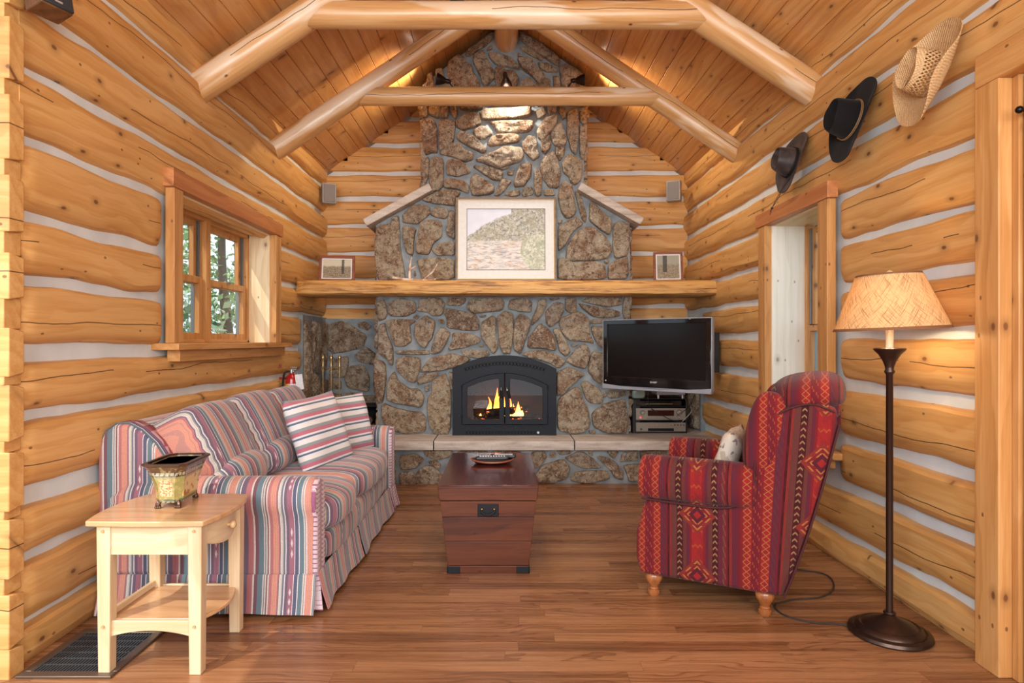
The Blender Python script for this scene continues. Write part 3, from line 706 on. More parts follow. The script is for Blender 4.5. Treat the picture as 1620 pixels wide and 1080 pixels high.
bm = NB(); box(bm, XL-.12, XL, 6.04, 6.86, .38, 1.555); finish(bm, 'mortar_facing', MORTAR, wl, loc=-Vector(wl.location))
bm = NB(); box(bm, XR, XR+.12, 6.29, 6.86, .38, 1.545); finish(bm, 'mortar_facing', MORTAR, wr, loc=-Vector(wr.location))
# ------------------------------------------------------------------ mantel beam
def m_mantel():
    g = Mt('mantel_wood'); x, y, z = g.xyz()
    a = g.noise(g.vec(x*1.6, y*9., z*26.), 1, 6, .68, 1.2); b = g.noise(g.vec(x*4., y*40., z*60.), 1, 3, .6)
    c = g.ramp(a*.75+b*.25, [(.36, srgb(84,58,34)), (.43, srgb(160,112,58)), (.50, srgb(200,150,84)), (.68, srgb(216,172,106))])
    g.set(col=c, rough=.5); g.bump(a+b*.5, .7, .01); return g.m
bm = NB(); x0, x1 = XL+.0, XR-.0; n = 90; rings = []
for i in range(n+1):
    x = x0+(x1-x0)*i/n; w = lambda k, s=.009: nz(x*3.1, k, 0)*s+nz(x*11, k, 3)*s*.5
    e = .03*max(0, 1-i/2.)
    rings.append([(x, 5.86+w(1)+e, 1.730+w(2, .006)), (x, 5.825+w(3)+e, 1.745+w(4)), (x, 5.815+w(5)+e, 1.79+w(6)), (x, 5.835+w(7)+e, 1.845+w(8)), (x, 5.85+w(9)+e, 1.866), (x, 6.0, 1.867), (x, 6.42, 1.867), (x, 6.42, 1.74)])
for r_ in rings:
    for k, p in enumerate(r_): r_[k] = (p[0], p[1]-6.1, p[2]-1.73)
loft(bm, rings)
mant = finish(bm, 'mantel_shelf', m_mantel(), loc=(0, 6.1, 1.73)); tag(mant, 'rough hewn golden wood mantel beam spanning wall to wall across the stone chimney', 'mantel')
# ------------------------------------------------------------------ fireplace insert
IRON = plain('black_stove_iron', srgb(24,29,38), .55, 0, spec=.25)
DARK = plain('matte_black_and_shade', (.004,.004,.004), .9)  # flat black for black parts, also painted shade in slots and duct
BRK = None
g = Mt('fire_brick'); x, y, z = g.xyz(); n_ = g.noise(g.coord(), 8, 3)
jx = ((z/.065).fract()).lt(.07); g.set(col=g.mix(jx*.5, g.mix(n_, srgb(70,48,36), srgb(34,26,22)), (.01,.01,.01)), rough=.9); BRK = g.m
ins = thing('fireplace_insert', 'black arched fireplace insert with two glass doors and a fire burning inside', 'fireplace insert', (0, 6.06, .405))
io = -Vector(ins.location)
D0 = 6.04
def arch(x0, x1, yb, ys, ya, n=16, k=6):
    """closed outline in photo px -> (x,z): left side up, arched top, right side down, bottom"""
    out = []
    for i in range(k): out.append((x0, yb+(ys-yb)*i/k))
    for i in range(n):
        t = i/n; out.append((x0+(x1-x0)*t, ys+(ya-ys)*(1-(2*t-1)**2)))
    for i in range(k): out.append((x1, ys+(yb-ys)*i/k))
    for i in range(n): out.append((x1+(x0-x1)*i/n, yb))
    return [W(px, py, D0) for px, py in out]
bm = NB(); ring_prism(bm, arch(716,880,688,583,562), arch(731,866,671,609,590), D0-.02, D0+.075)
finish(bm, 'surround', IRON, ins, loc=io, bevel=.003)
# firebox
fx0, fx1 = W(728,0,D0)[0], W(869,0,D0)[0]; fz0, fz1 = W(0,678,D0)[1], W(0,588,D0)[1]
bm = NB()
for a in ((fx0-.02, fx0, D0+.05, D0+.55, fz0, fz1), (fx1, fx1+.02, D0+.05, D0+.55, fz0, fz1), (fx0-.02, fx1+.02, D0+.53, D0+.55, fz0, fz1), (fx0-.02, fx1+.02, D0+.05, D0+.55, fz0-.02, fz0), (fx0-.02, fx1+.02, D0+.05, D0+.55, fz1, fz1+.02)): box(bm, *a)
finish(bm, 'firebox', BRK, ins, loc=io, weld=False)
def darch(x0, x1, yb, n=10, inset=0):
    f = lambda x: 590 + 19*((x-798.5)/67.5)**2
    i = inset; out = []
    xs0, xs1 = x0+i, x1-i
    for k in range(5): out.append((xs0, yb-i+(f(xs0)+i*1.0-yb+i)*k/5))
    for k in range(n): x = xs0+(xs1-xs0)*k/n; out.append((x, f(x)+i))
    for k in range(5): out.append((xs1, f(xs1)+i+(yb-i-f(xs1)-i)*k/5))
    for k in range(n): out.append((xs1+(xs0-xs1)*k/n, yb-i))
    return [W(px, py, D0) for px, py in out]
for s_, (x0, x1) in enumerate(((731.5,797.8), (799,866))):
    bm = NB(); ring_prism(bm, darch(x0, x1, 670.5), darch(x0, x1, 670.5, inset=8), D0-.045, D0-.01)
    dr = finish(bm, 'door', IRON, ins, loc=io, bevel=.003)
    bm = NB(); prism(bm, darch(x0, x1, 670.5, inset=7), D0-.028, D0-.024); finish(bm, 'door_glass', GLASS, dr)
    hx = W(793 if s_ == 0 else 802, 0, D0)[0]; bm = NB()
    pts = smoothpts([(hx, D0-.05, W(0,612,D0)[1]), (hx, D0-.085, W(0,614,D0)[1]), (hx+(.0 if s_ == 0 else .025), D0-.09, W(0,630,D0)[1])], 5)
    tube(bm, pts, .007, 8); finish(bm, 'handle_rod', plain('steel_rod', (.5,.5,.5), .3, .9), dr)
    bm = NB(); cyl(bm, (hx+(0 if s_ == 0 else .01), D0-.09, W(0,616,D0)[1]), (hx+(.0 if s_ == 0 else .028), D0-.093, W(0,629,D0)[1]), .013, 12)
    finish(bm, 'handle_grip', DARK, dr, bevel=.003)
    xe = W(x0 if s_ == 0 else x1, 0, D0)[0]
    for py in (612, 658):
        bm = NB(); cyl(bm, (xe, D0-.05, W(0,py-3,D0)[1]), (xe, D0-.05, W(0,py+3,D0)[1]), .007, 10)
        finish(bm, 'hinge', IRON, dr, weld=False)
bm = NB()
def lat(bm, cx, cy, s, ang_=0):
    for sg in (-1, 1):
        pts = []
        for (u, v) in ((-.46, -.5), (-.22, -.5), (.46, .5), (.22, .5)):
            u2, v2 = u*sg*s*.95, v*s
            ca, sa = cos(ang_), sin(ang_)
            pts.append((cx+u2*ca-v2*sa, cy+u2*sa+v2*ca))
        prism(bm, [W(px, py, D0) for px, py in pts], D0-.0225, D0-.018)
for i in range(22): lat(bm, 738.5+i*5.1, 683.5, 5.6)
finish(bm, 'lower_air_slots', DARK, ins, loc=io, weld=False); bm = NB()  # black shapes on the plate, painting the shade inside the cut slots
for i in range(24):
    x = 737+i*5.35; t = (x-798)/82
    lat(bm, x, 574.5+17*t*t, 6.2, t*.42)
finish(bm, 'upper_air_slots', DARK, ins, loc=io, weld=False)  # same black shapes for the slot shade, along the arch
bm = NB(); c = W(851,683,D0); lathe(bm, [(0,0),(.013,0),(.013,.02),(.011,.024),(0,.024)], seg=18); o = finish(bm, 'air_knob', plain('brushed_knob', (.5,.48,.46), .35, .8), ins, loc=(c[0]+io.x, D0-.02+io.y, c[1]+io.z), rot=(pi/2,0,0))
BOLT = plain('bolt_steel', (.12,.13,.15), .4, .7)
for px, py in ((727,606),(727,657),(869,606),(869,657),(773,585),(822,584),(779,675),(816,675),(741,675),(855,675)):
    c = W(px,py,D0); bm = NB(); bmesh.ops.create_icosphere(bm, subdivisions=1, radius=.005, matrix=Matrix.Translation((c[0], D0-.021, c[1])))
    finish(bm, 'bolt', BOLT, ins, loc=io, weld=False)
# burning logs and flames (things of their own, resting in the firebox)
g = Mt('charred_log'); n_ = g.noise(g.coord(), 20, 5, .6); x, y, z = g.xyz()
g.set(col=g.mix(n_.ss(.4,.7), (.008,.006,.005), (.07,.045,.03)), rough=.95, emit=(1.,.12,.01), estr=(n_.ss(.62,.72))*5.); g.bump(n_, .8, .02); CHAR = g.m
lgx = W(775,0,6.3)[0]; fz = fz0
for k, (a, b, r_, lb) in enumerate((((W(745,0,6.25)[0], 6.27, fz+.05), (W(855,0,6.25)[0], 6.25, fz+.055), .045, 'charred log lying at the front of the firebox behind the glass'),
                      ((W(752,0,6.4)[0], 6.43, fz+.055), (W(848,0,6.4)[0], 6.40, fz+.05), .05, 'charred log lying at the back of the firebox behind the flames'),
                      ((W(768,0,6.3)[0], 6.22, fz+.125), (W(835,0,6.3)[0], 6.42, fz+.15), .042, 'half burnt log laid across the top of the firebox fire'))):
    a, b = Vector(a), Vector(b); bm = NB(); L = (b-a).length; rings = []
    for i in range(9):
        x_ = -L/2+L*i/8; rings.append([(x_, r_*(1+.2*nz(x_*9, cos(t)*1.5, k+sin(t)))*cos(t), r_*(1+.2*nz(x_*9, cos(t)*1.5, k+sin(t)))*sin(t)) for t in [2*pi*j/14 for j in range(14)]])
    loft(bm, rings); o = finish(bm, 'firewood', CHAR); o.matrix_world = Matrix.Translation((a+b)/2) @ (b-a).to_track_quat('X','Z').to_matrix().to_4x4()
    tag(o, lb, 'firewood', 'logs in the fire')
g = Mt('flame'); g.nt.nodes.remove(g.b)
x, y, z = g.xyz(); n_ = g.noise(g.vec(x*18., y*18., z*9.), 1, 3)
em = g.nt.nodes.new('ShaderNodeEmission'); g.put(em.inputs[0], g.ramp((z*3.6 + n_*.35).clamp(), [(.1, (1.,.62,.16)), (.4, (1.,.42,.07)), (.75, (1.,.16,.015))])); em.inputs[1].default_value = 9
tp = g.nt.nodes.new('ShaderNodeBsdfTransparent'); lw = g.nt.nodes.new('ShaderNodeLayerWeight'); lw.inputs[0].default_value = .35
g.shade(em, tp, (S(g, lw.outputs[1])*1.1 + z*1.6 + n_*.35 - .35).clamp()); FLAME = g.m
bm = NB(); fb = random.Random(3)
for (px, py, h_, w_) in ((773,662,.19,.030),(777,660,.13,.022),(785,664,.27,.036),(790,662,.22,.03),(781,666,.11,.03),(806,664,.22,.028),(813,662,.13,.03),(819,660,.15,.034),(824,664,.10,.03),(768,664,.07,.02),(760,666,.05,.02),(797,664,.24,.03)):
    c = W(px, py, 6.3); rings = []; sd = fb.random()*9; yy = 6.31+fb.random()*.05
    for i in range(10):
        t = i/9; r_ = w_*(sin(pi*min(1, t*.92+.14))**.9)*(1-t*.55)+.001
        cx = c[0]+nz(t*2.2, sd, 0)*.05*t; cz = fz+.06+h_*t*1.15
        rings.append([(cx+r_*cos(a), yy+r_*.6*sin(a), cz) for a in [2*pi*j/10 for j in range(10)]])
    loft(bm, rings)
for v in bm.verts: v.co -= Vector((0, 6.3, fz+.05))
fl = finish(bm, 'flames', FLAME, loc=(0, 6.3, fz+.05), weld=False); tag(fl, 'orange flames rising over the logs behind the glass fireplace doors', 'fire', kind='stuff')
# ------------------------------------------------------------------ striped serape upholstery
def m_serape(name, axis, period=.36, off=0., light=.06):
    g = Mt(name); x, y, z = g.xyz(); u, v = (x, y+z) if axis == 'x' else (y, x*.7+z)
    wob = g.noise(g.coord(), 3, 2)*.012
    t = ((u+wob)/period + off).fract()
    teal, cream, burg, pink, salm, navy, mauve, plum, grey, wht = [srgb(*c) for c in ((78,110,122),(206,196,184),(104,42,62),(176,96,100),(208,136,112),(58,64,98),(150,84,104),(92,66,92),(128,132,138),(220,214,212))]
    st = [(0,teal),(.07,cream),(.085,navy),(.095,cream),(.115,burg),(.13,cream),(.15,pink),(.19,salm),(.26,pink),(.275,navy),(.285,cream),(.32,grey),(.335,navy),(.345,wht),(.36,plum),(.40,mauve),(.465,wht),(.475,navy),(.52,wht),(.535,teal),(.59,cream),(.61,burg),(.62,wht),(.635,salm),(.72,cream),(.735,grey),(.77,navy),(.785,wht),(.80,plum),(.86,pink),(.93,cream),(.955,burg)]
    c = g.ramp(t, st, const=True)
    # pale arrow motifs along the mauve and plum bands
    p = (t-.40)/.065; tri = (v/.05).fract(); arrow = (((p-.5).abs()*1.7 + (tri-.5).abs()).lt(.42))*t.between(.40, .465)*((v/.30).fract()).lt(.5)
    c = g.mix(arrow*.8, c, wht)
    c = g.mix(((t*46.).fract()).lt(.28)*.30, c, srgb(92,88,104))
    w = g.noise(g.vec(x*260., y*260., z*260.), 1, 2); hv = ((u*900.).sin())
    c = g.mix(w.ss(.35, .65)*.28, c, tuple(.5*a for a in grey))
    if light: c = g.mix(light, c, wht)
    g.set(col=c, rough=.92, sheen=.25, spec=.2); g.bump(w+hv*.2, .35, .002); return g.m
SX = m_serape('serape_across', 'x', off=.02); SY = m_serape('serape_along', 'y', off=.01)
SXt = m_serape('serape_band', 'x', .30, .55)
def m_band(name, axis):
    """mauve border cloth with a row of white arrow tooth marks"""
    g = Mt(name); x, y, z = g.xyz(); u, v = (y, z) if axis == 'y' else (x, z)
    tri = (v/.022).fract(); side = (u/.09).fract()
    m = ((side-.5).abs()*2.).lt(tri*.85)*1.
    st = g.ramp(side, [(0, srgb(150,90,120)), (.15, srgb(206,190,196)), (.22, srgb(150,84,116)), (.8, srgb(206,190,196)), (.9, srgb(140,84,110))], const=True)
    w = g.noise(g.coord(), 260, 2)
    g.set(col=g.mix(w.ss(.3,.7)*.25, g.mix(m*.85, st, srgb(222,206,210)), srgb(90,60,80)), rough=.9, sheen=.2); return g.m
BAND = m_band('arrow_border', 'y')
SOX, SOY = -1.93, 2.97
sofa = thing('sofa', 'sofa in faded serape stripes of blue, pink and peach along the wall under the window', 'sofa', (SOX+.06, SOY, 0))
LEN = 2.02
def sx(x): return x-.06
# arms: rolled profile swept front to back
def arm(y0, s, x_front, side=1):
    bm = NB(); rings = []
    prof = [(.035,.12),(.035,.15),(.035,.19),(.035,.46),(.0,.495),(-.012,.54),(-.006,.59),(.022,.632),(.07,.654),(.125,.648),(.168,.615),(.185,.56),(.178,.5),(.178,.19),(.178,.15),(.178,.12)]
    if side < 0: prof = [(.2-p[0]-.03, p[1]) for p in prof]
    xs = [(.0,0),(.3,0),(.6,0),(.85,0),(.95,.004),(1.0,.012),(1.02,.028),(1.03,.05)]
    for x, sh in xs:
        cyy, cz = (.09, .5); ring = []
        for (yy, zz) in prof:
            k = 1 - sh*1.6
            ring.append((sx(x*x_front/1.03), y0+cyy+(yy-cyy)*k, (cz+(zz-cz)*k if zz > .45 else zz)))
        rings.append(ring)
    loft(bm, rings); return finish(bm, 'arm', SX, sofa, subsurf=1, angle=80)
a1 = arm(0, 1, 1.03); a2 = arm(LEN-.17, 1, 1.06, -1)
for (y0, xf) in ((0, 1.03), (LEN-.17, 1.06)):
    bm = NB(); pr = [(.035,.19),(.035,.46),(.008,.5),(.0,.54),(.006,.585),(.03,.622),(.07,.64),(.12,.635),(.158,.605),(.172,.56),(.168,.5),(.168,.19)]
    if y0: pr = [(.17-p[0], p[1]) for p in pr]
    prism(bm, [(y0+a, b) for a, b in pr], sx(xf-.012), sx(xf+.014), axis='x')
    finish(bm, 'arm_front_panel', BAND, sofa, bevel=.008)
# seam piping on the near arm
bm = NB(); tube(bm, [(sx(.03), .03, .49), (sx(1.02), .03, .49)], .004, 6); finish(bm, 'piping', SX, a1)
# back frame with rounded near end
bm = NB(); pr = [(.0,.19),(.0,.80),(.03,.87),(.08,.905),(.14,.905),(.20,.875),(.27,.81),(.34,.70),(.38,.60),(.38,.19)]
loft(bm, [[(sx(x), y, z) for x, z in pr] for y in (.03,.05,.25,LEN-.2,LEN-.02,LEN)])
finish(bm, 'back_frame', SX, sofa, bevel=.02, angle=60)
bm = NB(); prb = [(.0,.80),(.03,.87),(.08,.905),(.14,.905),(.20,.875),(.27,.81),(.34,.70),(.375,.655)]
def bandstrip(y0, y1, up):
    r0 = [(sx(x), y0, z+up) for x, z in prb]; r1 = [(sx(x), y1, z+up) for x, z in prb]
    b2 = NB(); A = [b2.verts.new(p) for p in r0]; B = [b2.verts.new(p) for p in r1]
    for i in range(len(A)-1): b2.faces.new((A[i], A[i+1], B[i+1], B[i]))
    return b2
bm.free(); b2 = bandstrip(.045, .155, .006)
g = Mt('border_over_back'); x, y, z = g.xyz(); sd = ((y-.045)/.11); tri = ((x+z*1.4)/.036).fract()
m_ = ((sd-.72).abs()*3.4).lt(1-tri)*sd.gt(.45)
g.set(col=g.mix(m_*.9, g.ramp(sd, [(0, srgb(84,100,112)), (.12, srgb(206,196,184)), (.17, srgb(58,64,88)), (.25, srgb(110,84,110)), (.45, srgb(204,176,186)), (.97, srgb(160,92,112))], const=True), srgb(158,84,104)), rough=.92); 
o = finish(b2, 'back_border', g.m, sofa, angle=60); so = o.modifiers.new('t', 'SOLIDIFY'); so.thickness = .004
# back cushions: upper roll pillows with a smaller lumbar roll below
ys = [(.14, .70), (.70, 1.27), (1.27, 1.88)]
for k, (a, b) in enumerate(ys):
    c = (a+b)/2; hw = (b-a)/2+.012
    def gather(w, hw=hw):
        # shirred seams near both ends
        e = abs(w.y)/hw
        pin = max(0, (e-.72)/.28)
        rip = 1+.05*sin(w.z*85)*pin - .26*pin*pin
        return Vector((w.x*rip, w.y, w.z*(1-.10*pin*pin)))
    M = Matrix.Rotation(R(-27), 3, 'Y')
    bm = NB(); softbox(bm, (0,0,0), (.150, hw, .212), p=6.5, n=16, bulge=(.12,0,.06), M=M, fn=gather)
    finish(bm, 'back_cushion', SY, sofa, loc=(sx(.335), c, .735+.012*(k == 1)), angle=80)
    bm = NB(); softbox(bm, (0,0,0), (.15, hw-.004, .105), p=3, n=14, bulge=(.1,0,.05), M=Matrix.Rotation(R(-15), 3, 'Y'), fn=gather)
    finish(bm, 'lumbar_cushion', SY, sofa, loc=(sx(.455), c, .585), angle=80)
# seat cushions
for (a, b) in ((.175, .765), (.765, 1.855)):
    hw = (b-a)/2
    bm = NB(); softbox(bm, (0,0,0), (.345, hw+.004, .105), p=4, n=16, bulge=(.03,0,.10))
    finish(bm, 'seat_cushion', SY, sofa, loc=(sx(.745), (a+b)/2, .425), angle=80)
# front rail below the cushions
bm = NB(); softbox(bm, (0,0,0), (.05, (LEN-.36)/2, .085), p=4, n=14, bulge=(.15,0,.0)); finish(bm, 'front_rail', SY, sofa, loc=(sx(1.01), LEN/2, .265), angle=80)
finish(BX(sx(.02), sx(.99), .17, LEN-.18, .10, .34), 'seat_base', SX, sofa)
# kick-pleated skirt
def skirt(path, mat, nm='skirt', open_=.03):
    bm = NB(); A = []; n = len(path)
    tot = 0
    for (x, y, nx, ny, fl) in path:
        A.append([(x+nx*fl*f+nx*.0, y+ny*fl*f, z) for f, z in ((0,.197),(.1,.19),(.45,.11),(1.,.022))])
    th = .006
    outer = A; inner = [[(p[0]-path[i][2]*th, p[1]-path[i][3]*th, p[2]) for p in r] for i, r in enumerate(A)]
    loft(bm, [o_+i_[::-1] for o_, i_ in zip(outer, inner)]); return finish(bm, nm, mat, sofa, angle=60)
def lin(p, q, n_, nx, ny, f0=.028, f1=.028, wave=.006):
    out = []
    for i in range(n_+1):
        t = i/n_; e = (2*t-1)**4
        out.append((p[0]+(q[0]-p[0])*t, p[1]+(q[1]-p[1])*t, nx, ny, f0+(f1-f0)*t+wave*sin(t*17)+.022*e))
    return out
xf = 1.045
skirt(lin((sx(.02), .022), (sx(xf-.004), .022), 30, 0, -1), SX)
skirt(lin((sx(xf), .05), (sx(xf+.012), .80), 24, 1, 0), SY)
skirt(lin((sx(xf+.012), .83), (sx(xf+.02), LEN-.24), 24, 1, 0), SY)
skirt(lin((sx(xf+.018), LEN-.22), (sx(xf+.022), LEN-.01), 8, 1, 0, .03, .03), BAND)
skirt(lin((sx(.02), LEN+.0), (sx(xf), LEN+.0), 20, 0, 1), SX)
skirt(lin((sx(xf-.07), .03), (sx(xf+.0), .062), 6, .7, -.7, .02, .02), BAND, 'pleat')
skirt(lin((sx(xf-.004), .79), (sx(xf-.004), .85), 4, 1, 0, .0, .0, 0), SX, 'pleat')
# ------------------------------------------------------------------ striped throw pillows
def m_pstripe():
    g = Mt('pillow_stripe'); x, y, z = g.xyz(); w = g.noise(g.coord(), 300, 2)
    t = ((z + g.noise(g.coord(), 4, 2)*.006)/.098+.35).fract()
    c = g.ramp(t, [(0, srgb(226,222,220)), (.26, srgb(84,104,132)), (.38, srgb(226,222,220)), (.5, srgb(186,108,126)), (.74, srgb(142,150,152)), (.93, srgb(226,222,220))], const=True)
    g.set(col=g.mix(w*.15, c, (.2,.2,.2)), rough=.92, sheen=.2, spec=.2); g.bump(w, .2, .002); return g.m
PST = m_pstripe()
def pillow(name, label, cat, mat, size, c, xdir, up, group=None, t=.07):
    s = size/2; bm = NB(); n = 14; vs = {}
    for sd in (1, -1):
        for i in range(n+1):
            for j in range(n+1):
                a, b = 2*i/n-1, 2*j/n-1
                edge = (1-a**4)*(1-b**4); th = t*max(0, edge)**.55
                pin = 1-.055*(1-abs(b)**2)*abs(a)**3; pin2 = 1-.055*(1-abs(a)**2)*abs(b)**3
                if (i in (0, n) or j in (0, n)):
                    if (i, j) not in vs: vs[i, j] = bm.verts.new((a*s*pin, 0, b*s*pin2))
                    vs[i, j, sd] = vs[i, j]
                else: vs[i, j, sd] = bm.verts.new((a*s*pin, sd*th+nz(a*2, b*2, sd+size)*.012, b*s*pin2))
        for i in range(n):
            for j in range(n): bm.faces.new((vs[i,j,sd], vs[i+1,j,sd], vs[i+1,j+1,sd], vs[i,j+1,sd]))
    o = finish(bm, name, mat, angle=80); X = Vector(xdir).normalized(); Z = Vector(up).normalized(); Y = Z.cross(X).normalized(); Z = X.cross(Y)
    o.matrix_world = Matrix.Translation(c) @ Matrix((X, Y, Z)).transposed().to_4x4(); return tag(o, label, cat, group)
pillow('throw_pillow', 'front striped throw pillow in white, rose, grey and blue leaning on the sofa back', 'pillow', PST, .50, (-1.185, 4.06, .715), (.36, .90, .06), (-.30, .10, .93), 'striped pillows on the sofa')
pillow('throw_pillow', 'rear striped throw pillow standing half hidden at the far end of the sofa', 'pillow', PST, .44, (-1.135, 4.56, .70), (.55, .83, .03), (-.25, .12, .95), 'striped pillows on the sofa')
# ------------------------------------------------------------------ birch side table
PLUG = plain('plug_wood', srgb(190,150,104), .4)
st = thing('side_table', 'small pale birch side table with one drawer and a shelf beside the sofa arm', 'side table', (-1.37, 2.67, 0))
TX0, TX1, TY0, TY1 = -.215, .215, -.215, .215
TOPM = wood('birch_top', [srgb(184,136,92), srgb(204,158,112), srgb(216,172,128)], 'x', knots=0, rough=.22, bump=.03, coat=.3)
bm = NB(); out = []
n = 12
def bow(x0, x1, y0, y1, bx, by, n=12):
    o_ = []
    for i in range(n): t = i/n; o_.append((x0+(x1-x0)*t, y0-by*(1-(2*t-1)**2)))
    for i in range(n): t = i/n; o_.append((x1+bx*(1-(2*t-1)**2), y0+(y1-y0)*t))
    for i in range(n): t = i/n; o_.append((x1+(x0-x1)*t, y1+by*(1-(2*t-1)**2)))
    for i in range(n): t = i/n; o_.append((x0-bx*(1-(2*t-1)**2), y1+(y0-y1)*t))
    return o_
bm = NB(); prism(bm, bow(-.25, .205, -.225, .215, .035, .008), .583, .605, axis='z'); finish(bm, 'tabletop', TOPM, st, bevel=.004, angle=30)
for (x, y) in ((-.19, -.185), (.165, -.185), (-.19, .175), (.165, .175)):
    bm = NB(); hexa(bm, [(x-.022,y-.022,0),(x+.024,y-.022,0),(x+.024,y+.022,0),(x-.022,y+.022,0),(x-.026,y-.026,.583),(x+.028,y-.026,.583),(x+.028,y+.026,.583),(x-.026,y+.026,.583)])
    bm2 = bm; lg = finish(bm2, 'leg', Wbirch('z'), st, bevel=.003)
    if y < 0:
        for z in (.562, .19):
            bm = NB(); cyl(bm, (x, y-.023-.002*(z > .3), z), (x, y-.029-.002*(z > .3), z), .006, 10)
            finish(bm, 'dowel_plug', PLUG, lg, weld=False)
wbox('apron', Wbirch('x'), st, (-.168, .14, -.203, -.183, .468, .583), .001)
wbox('apron', Wbirch('x'), st, (-.168, .14, .173, .193, .468, .583), .001)
wbox('apron', Wbirch('y'), st, (-.207, -.187, -.16, .152, .468, .583), .001)
bm = NB(); pr = []
nseg = 14
ringA = []; 
for i in range(nseg+1):
    t = i/nseg; y = -.158+.308*t; bx_ = .03*(1-(2*t-1)**2); zb = .50-.036*(1-(2*t-1)**2)
    ringA.append([(.150+bx_, y, zb), (.175+bx_, y, zb), (.175+bx_, y, .572), (.150+bx_, y, .572)])
loft(bm, ringA); dw = finish(bm, 'drawer', Wbirch('y'), st, bevel=.002, angle=25)
bm = NB(); lathe(bm, [(0,0),(.007,0),(.007,.012),(.015,.018),(.017,.026),(.012,.034),(0,.036)], seg=18); finish(bm, 'knob', plain('knob_wood', srgb(214,178,130), .3), dw, loc=(.203, 0, .528), rot=(0, pi/2, 0), angle=50)
bm = NB(); prism(bm, bow(-.2, .16, -.17, .17, .05, .0), .19, .205, axis='z'); finish(bm, 'shelf', TOPM, st, bevel=.003, angle=30)
for y, nm in ((-.195, 'stretcher'), (.177, 'stretcher')):
    rr = []
    for i in range(15):
        t = i/14; x = -.168+.31*t; zb = .145+.022*(1-(2*t-1)**2); rr.append([(x,y,zb),(x,y+.016,zb),(x,y+.016,.207),(x,y,.207)])
    bm = NB(); loft(bm, rr); finish(bm, nm, Wbirch('x'), st, bevel=.002)
wbox('stretcher', Wbirch('y'), st, (-.2, -.184, -.16, .15, .21, .235), .002)
# ------------------------------------------------------------------ painted planter
g = Mt('painted_ceramic'); x, y, z = g.xyz(); n_ = g.noise(g.coord(), 45, 4, .7); m_ = g.noise(g.coord(), 130, 3)
zz = z/.17
c = g.ramp(zz+ (n_-.5)*.03, [(0, srgb(70,86,66)), (.19, srgb(74,92,74)), (.23, srgb(150,142,84)), (.78, srgb(120,120,74)), (.80, srgb(56,42,34)), (.93, srgb(92,68,48))], const=True)
c = g.mix(n_.ss(.5,.62)*.5, c, srgb(196,178,120)); 
orn = ((x*160.+y*160.).sin().abs()).gt(.55)*(zz.between(.05,.17)+zz.between(.83,.91)); c = g.mix(orn*.7, c, srgb(186,180,150))
c = g.mix(((x+.0).abs().lt(.026))*zz.between(.3,.72)*y.lt(-.09)*.9, c, g.mix(m_.ss(.4,.6), srgb(222,204,160), srgb(190,110,70)))
pan = ((y-.0).abs().lt(.075))*zz.between(.28,.74)*x.gt(.03); c = g.mix(pan*.85, c, g.mix(g.noise(g.coord(), 32, 2).ss(.54,.6), srgb(214,190,112), srgb(160,74,40)))
g.set(col=c, rough=.18, coat=.6); g.bump(n_, .3, .004); CER = g.m
BRZ = plain('planter_bronze', srgb(96,72,58), .3, .7)
pl = thing('planter', 'empty painted ceramic planter with flared rim and clawed feet on the side table', 'planter', (-1.405, 2.72, .605), (0,0,R(4)))
def oct_(hx, hy, c, z): return [(-hx+c,-hy,z),(hx-c,-hy,z),(hx,-hy+c,z),(hx,hy-c,z),(hx-c,hy,z),(-hx+c,hy,z),(-hx,hy-c,z),(-hx,-hy+c,z)]
bm = NB(); prof = [(.052,.090,.024),(.056,.096,.035),(.056,.098,.06),(.060,.104,.10),(.072,.118,.145),(.080,.128,.168),(.090,.140,.182),(.090,.140,.190),(.080,.130,.190),(.066,.112,.15),(.048,.086,.04)]
loft(bm, [oct_(a, b, .026, z) for a, b, z in prof]); finish(bm, 'bowl', CER, pl, angle=30)
bm = NB(); loft(bm, [oct_(a, b, .026, z) for a, b, z in ((.088,.138,.180),(.093,.143,.184),(.093,.143,.192),(.078,.128,.193),(.078,.128,.18))]); finish(bm, 'rim', BRZ, pl, angle=30)
for (x, y) in ((-.036,-.076),(.036,-.076),(-.036,.076),(.036,.076)):
    bm = NB(); tube(bm, smoothpts([(x*.9,y*.9,.03),(x*1.1,y*1.05,.024),(x*1.2,y*1.1,.014),(x*1.1,y*1.05,.006)], 3), [.010]*9+[.011], 8)
    for k in (-1,0,1): bmesh.ops.create_icosphere(bm, subdivisions=2, radius=.006, matrix=Matrix.Translation((x*1.1+k*.008, y*1.05+(.01 if y > 0 else -.01), .006)))
    finish(bm, 'foot', BRZ, pl, weld=False)
# ------------------------------------------------------------------ trunk
CH = [srgb(46,18,9), srgb(78,36,18), srgb(98,50,26)]
def Wch(ax): return wood('cherry', CH, ax, knots=.25, rough=.38, bump=.05, coat=.1, knotcol=(.03,.008,.004), stretch=.7)
TOPC = wood('cherry_top', [srgb(56,20,18), srgb(76,30,26), srgb(92,38,32)], 'y', knots=0, rough=.16, bump=.02, coat=.5)
tk = thing('wooden_trunk', 'reddish brown wooden trunk with black iron corners used as a coffee table before the hearth', 'trunk', (-.087, 4.0, 0))
def taper(z0, z1, hx, hy, t):   # t widen per metre
    f = lambda z: (hx+t*(z-.0), hy+t*(z-.0))
    a, b = f(z0); c, d = f(z1)
    bm = NB(); hexa(bm, [(-a,-b,z0),(a,-b,z0),(a,b,z0),(-a,b,z0),(-c,-d,z1),(c,-d,z1),(c,d,z1),(-c,d,z1)]); return bm
HX, HY, TP = .222, .452, .105
zs = [.0, .045, .185, .325, .415]
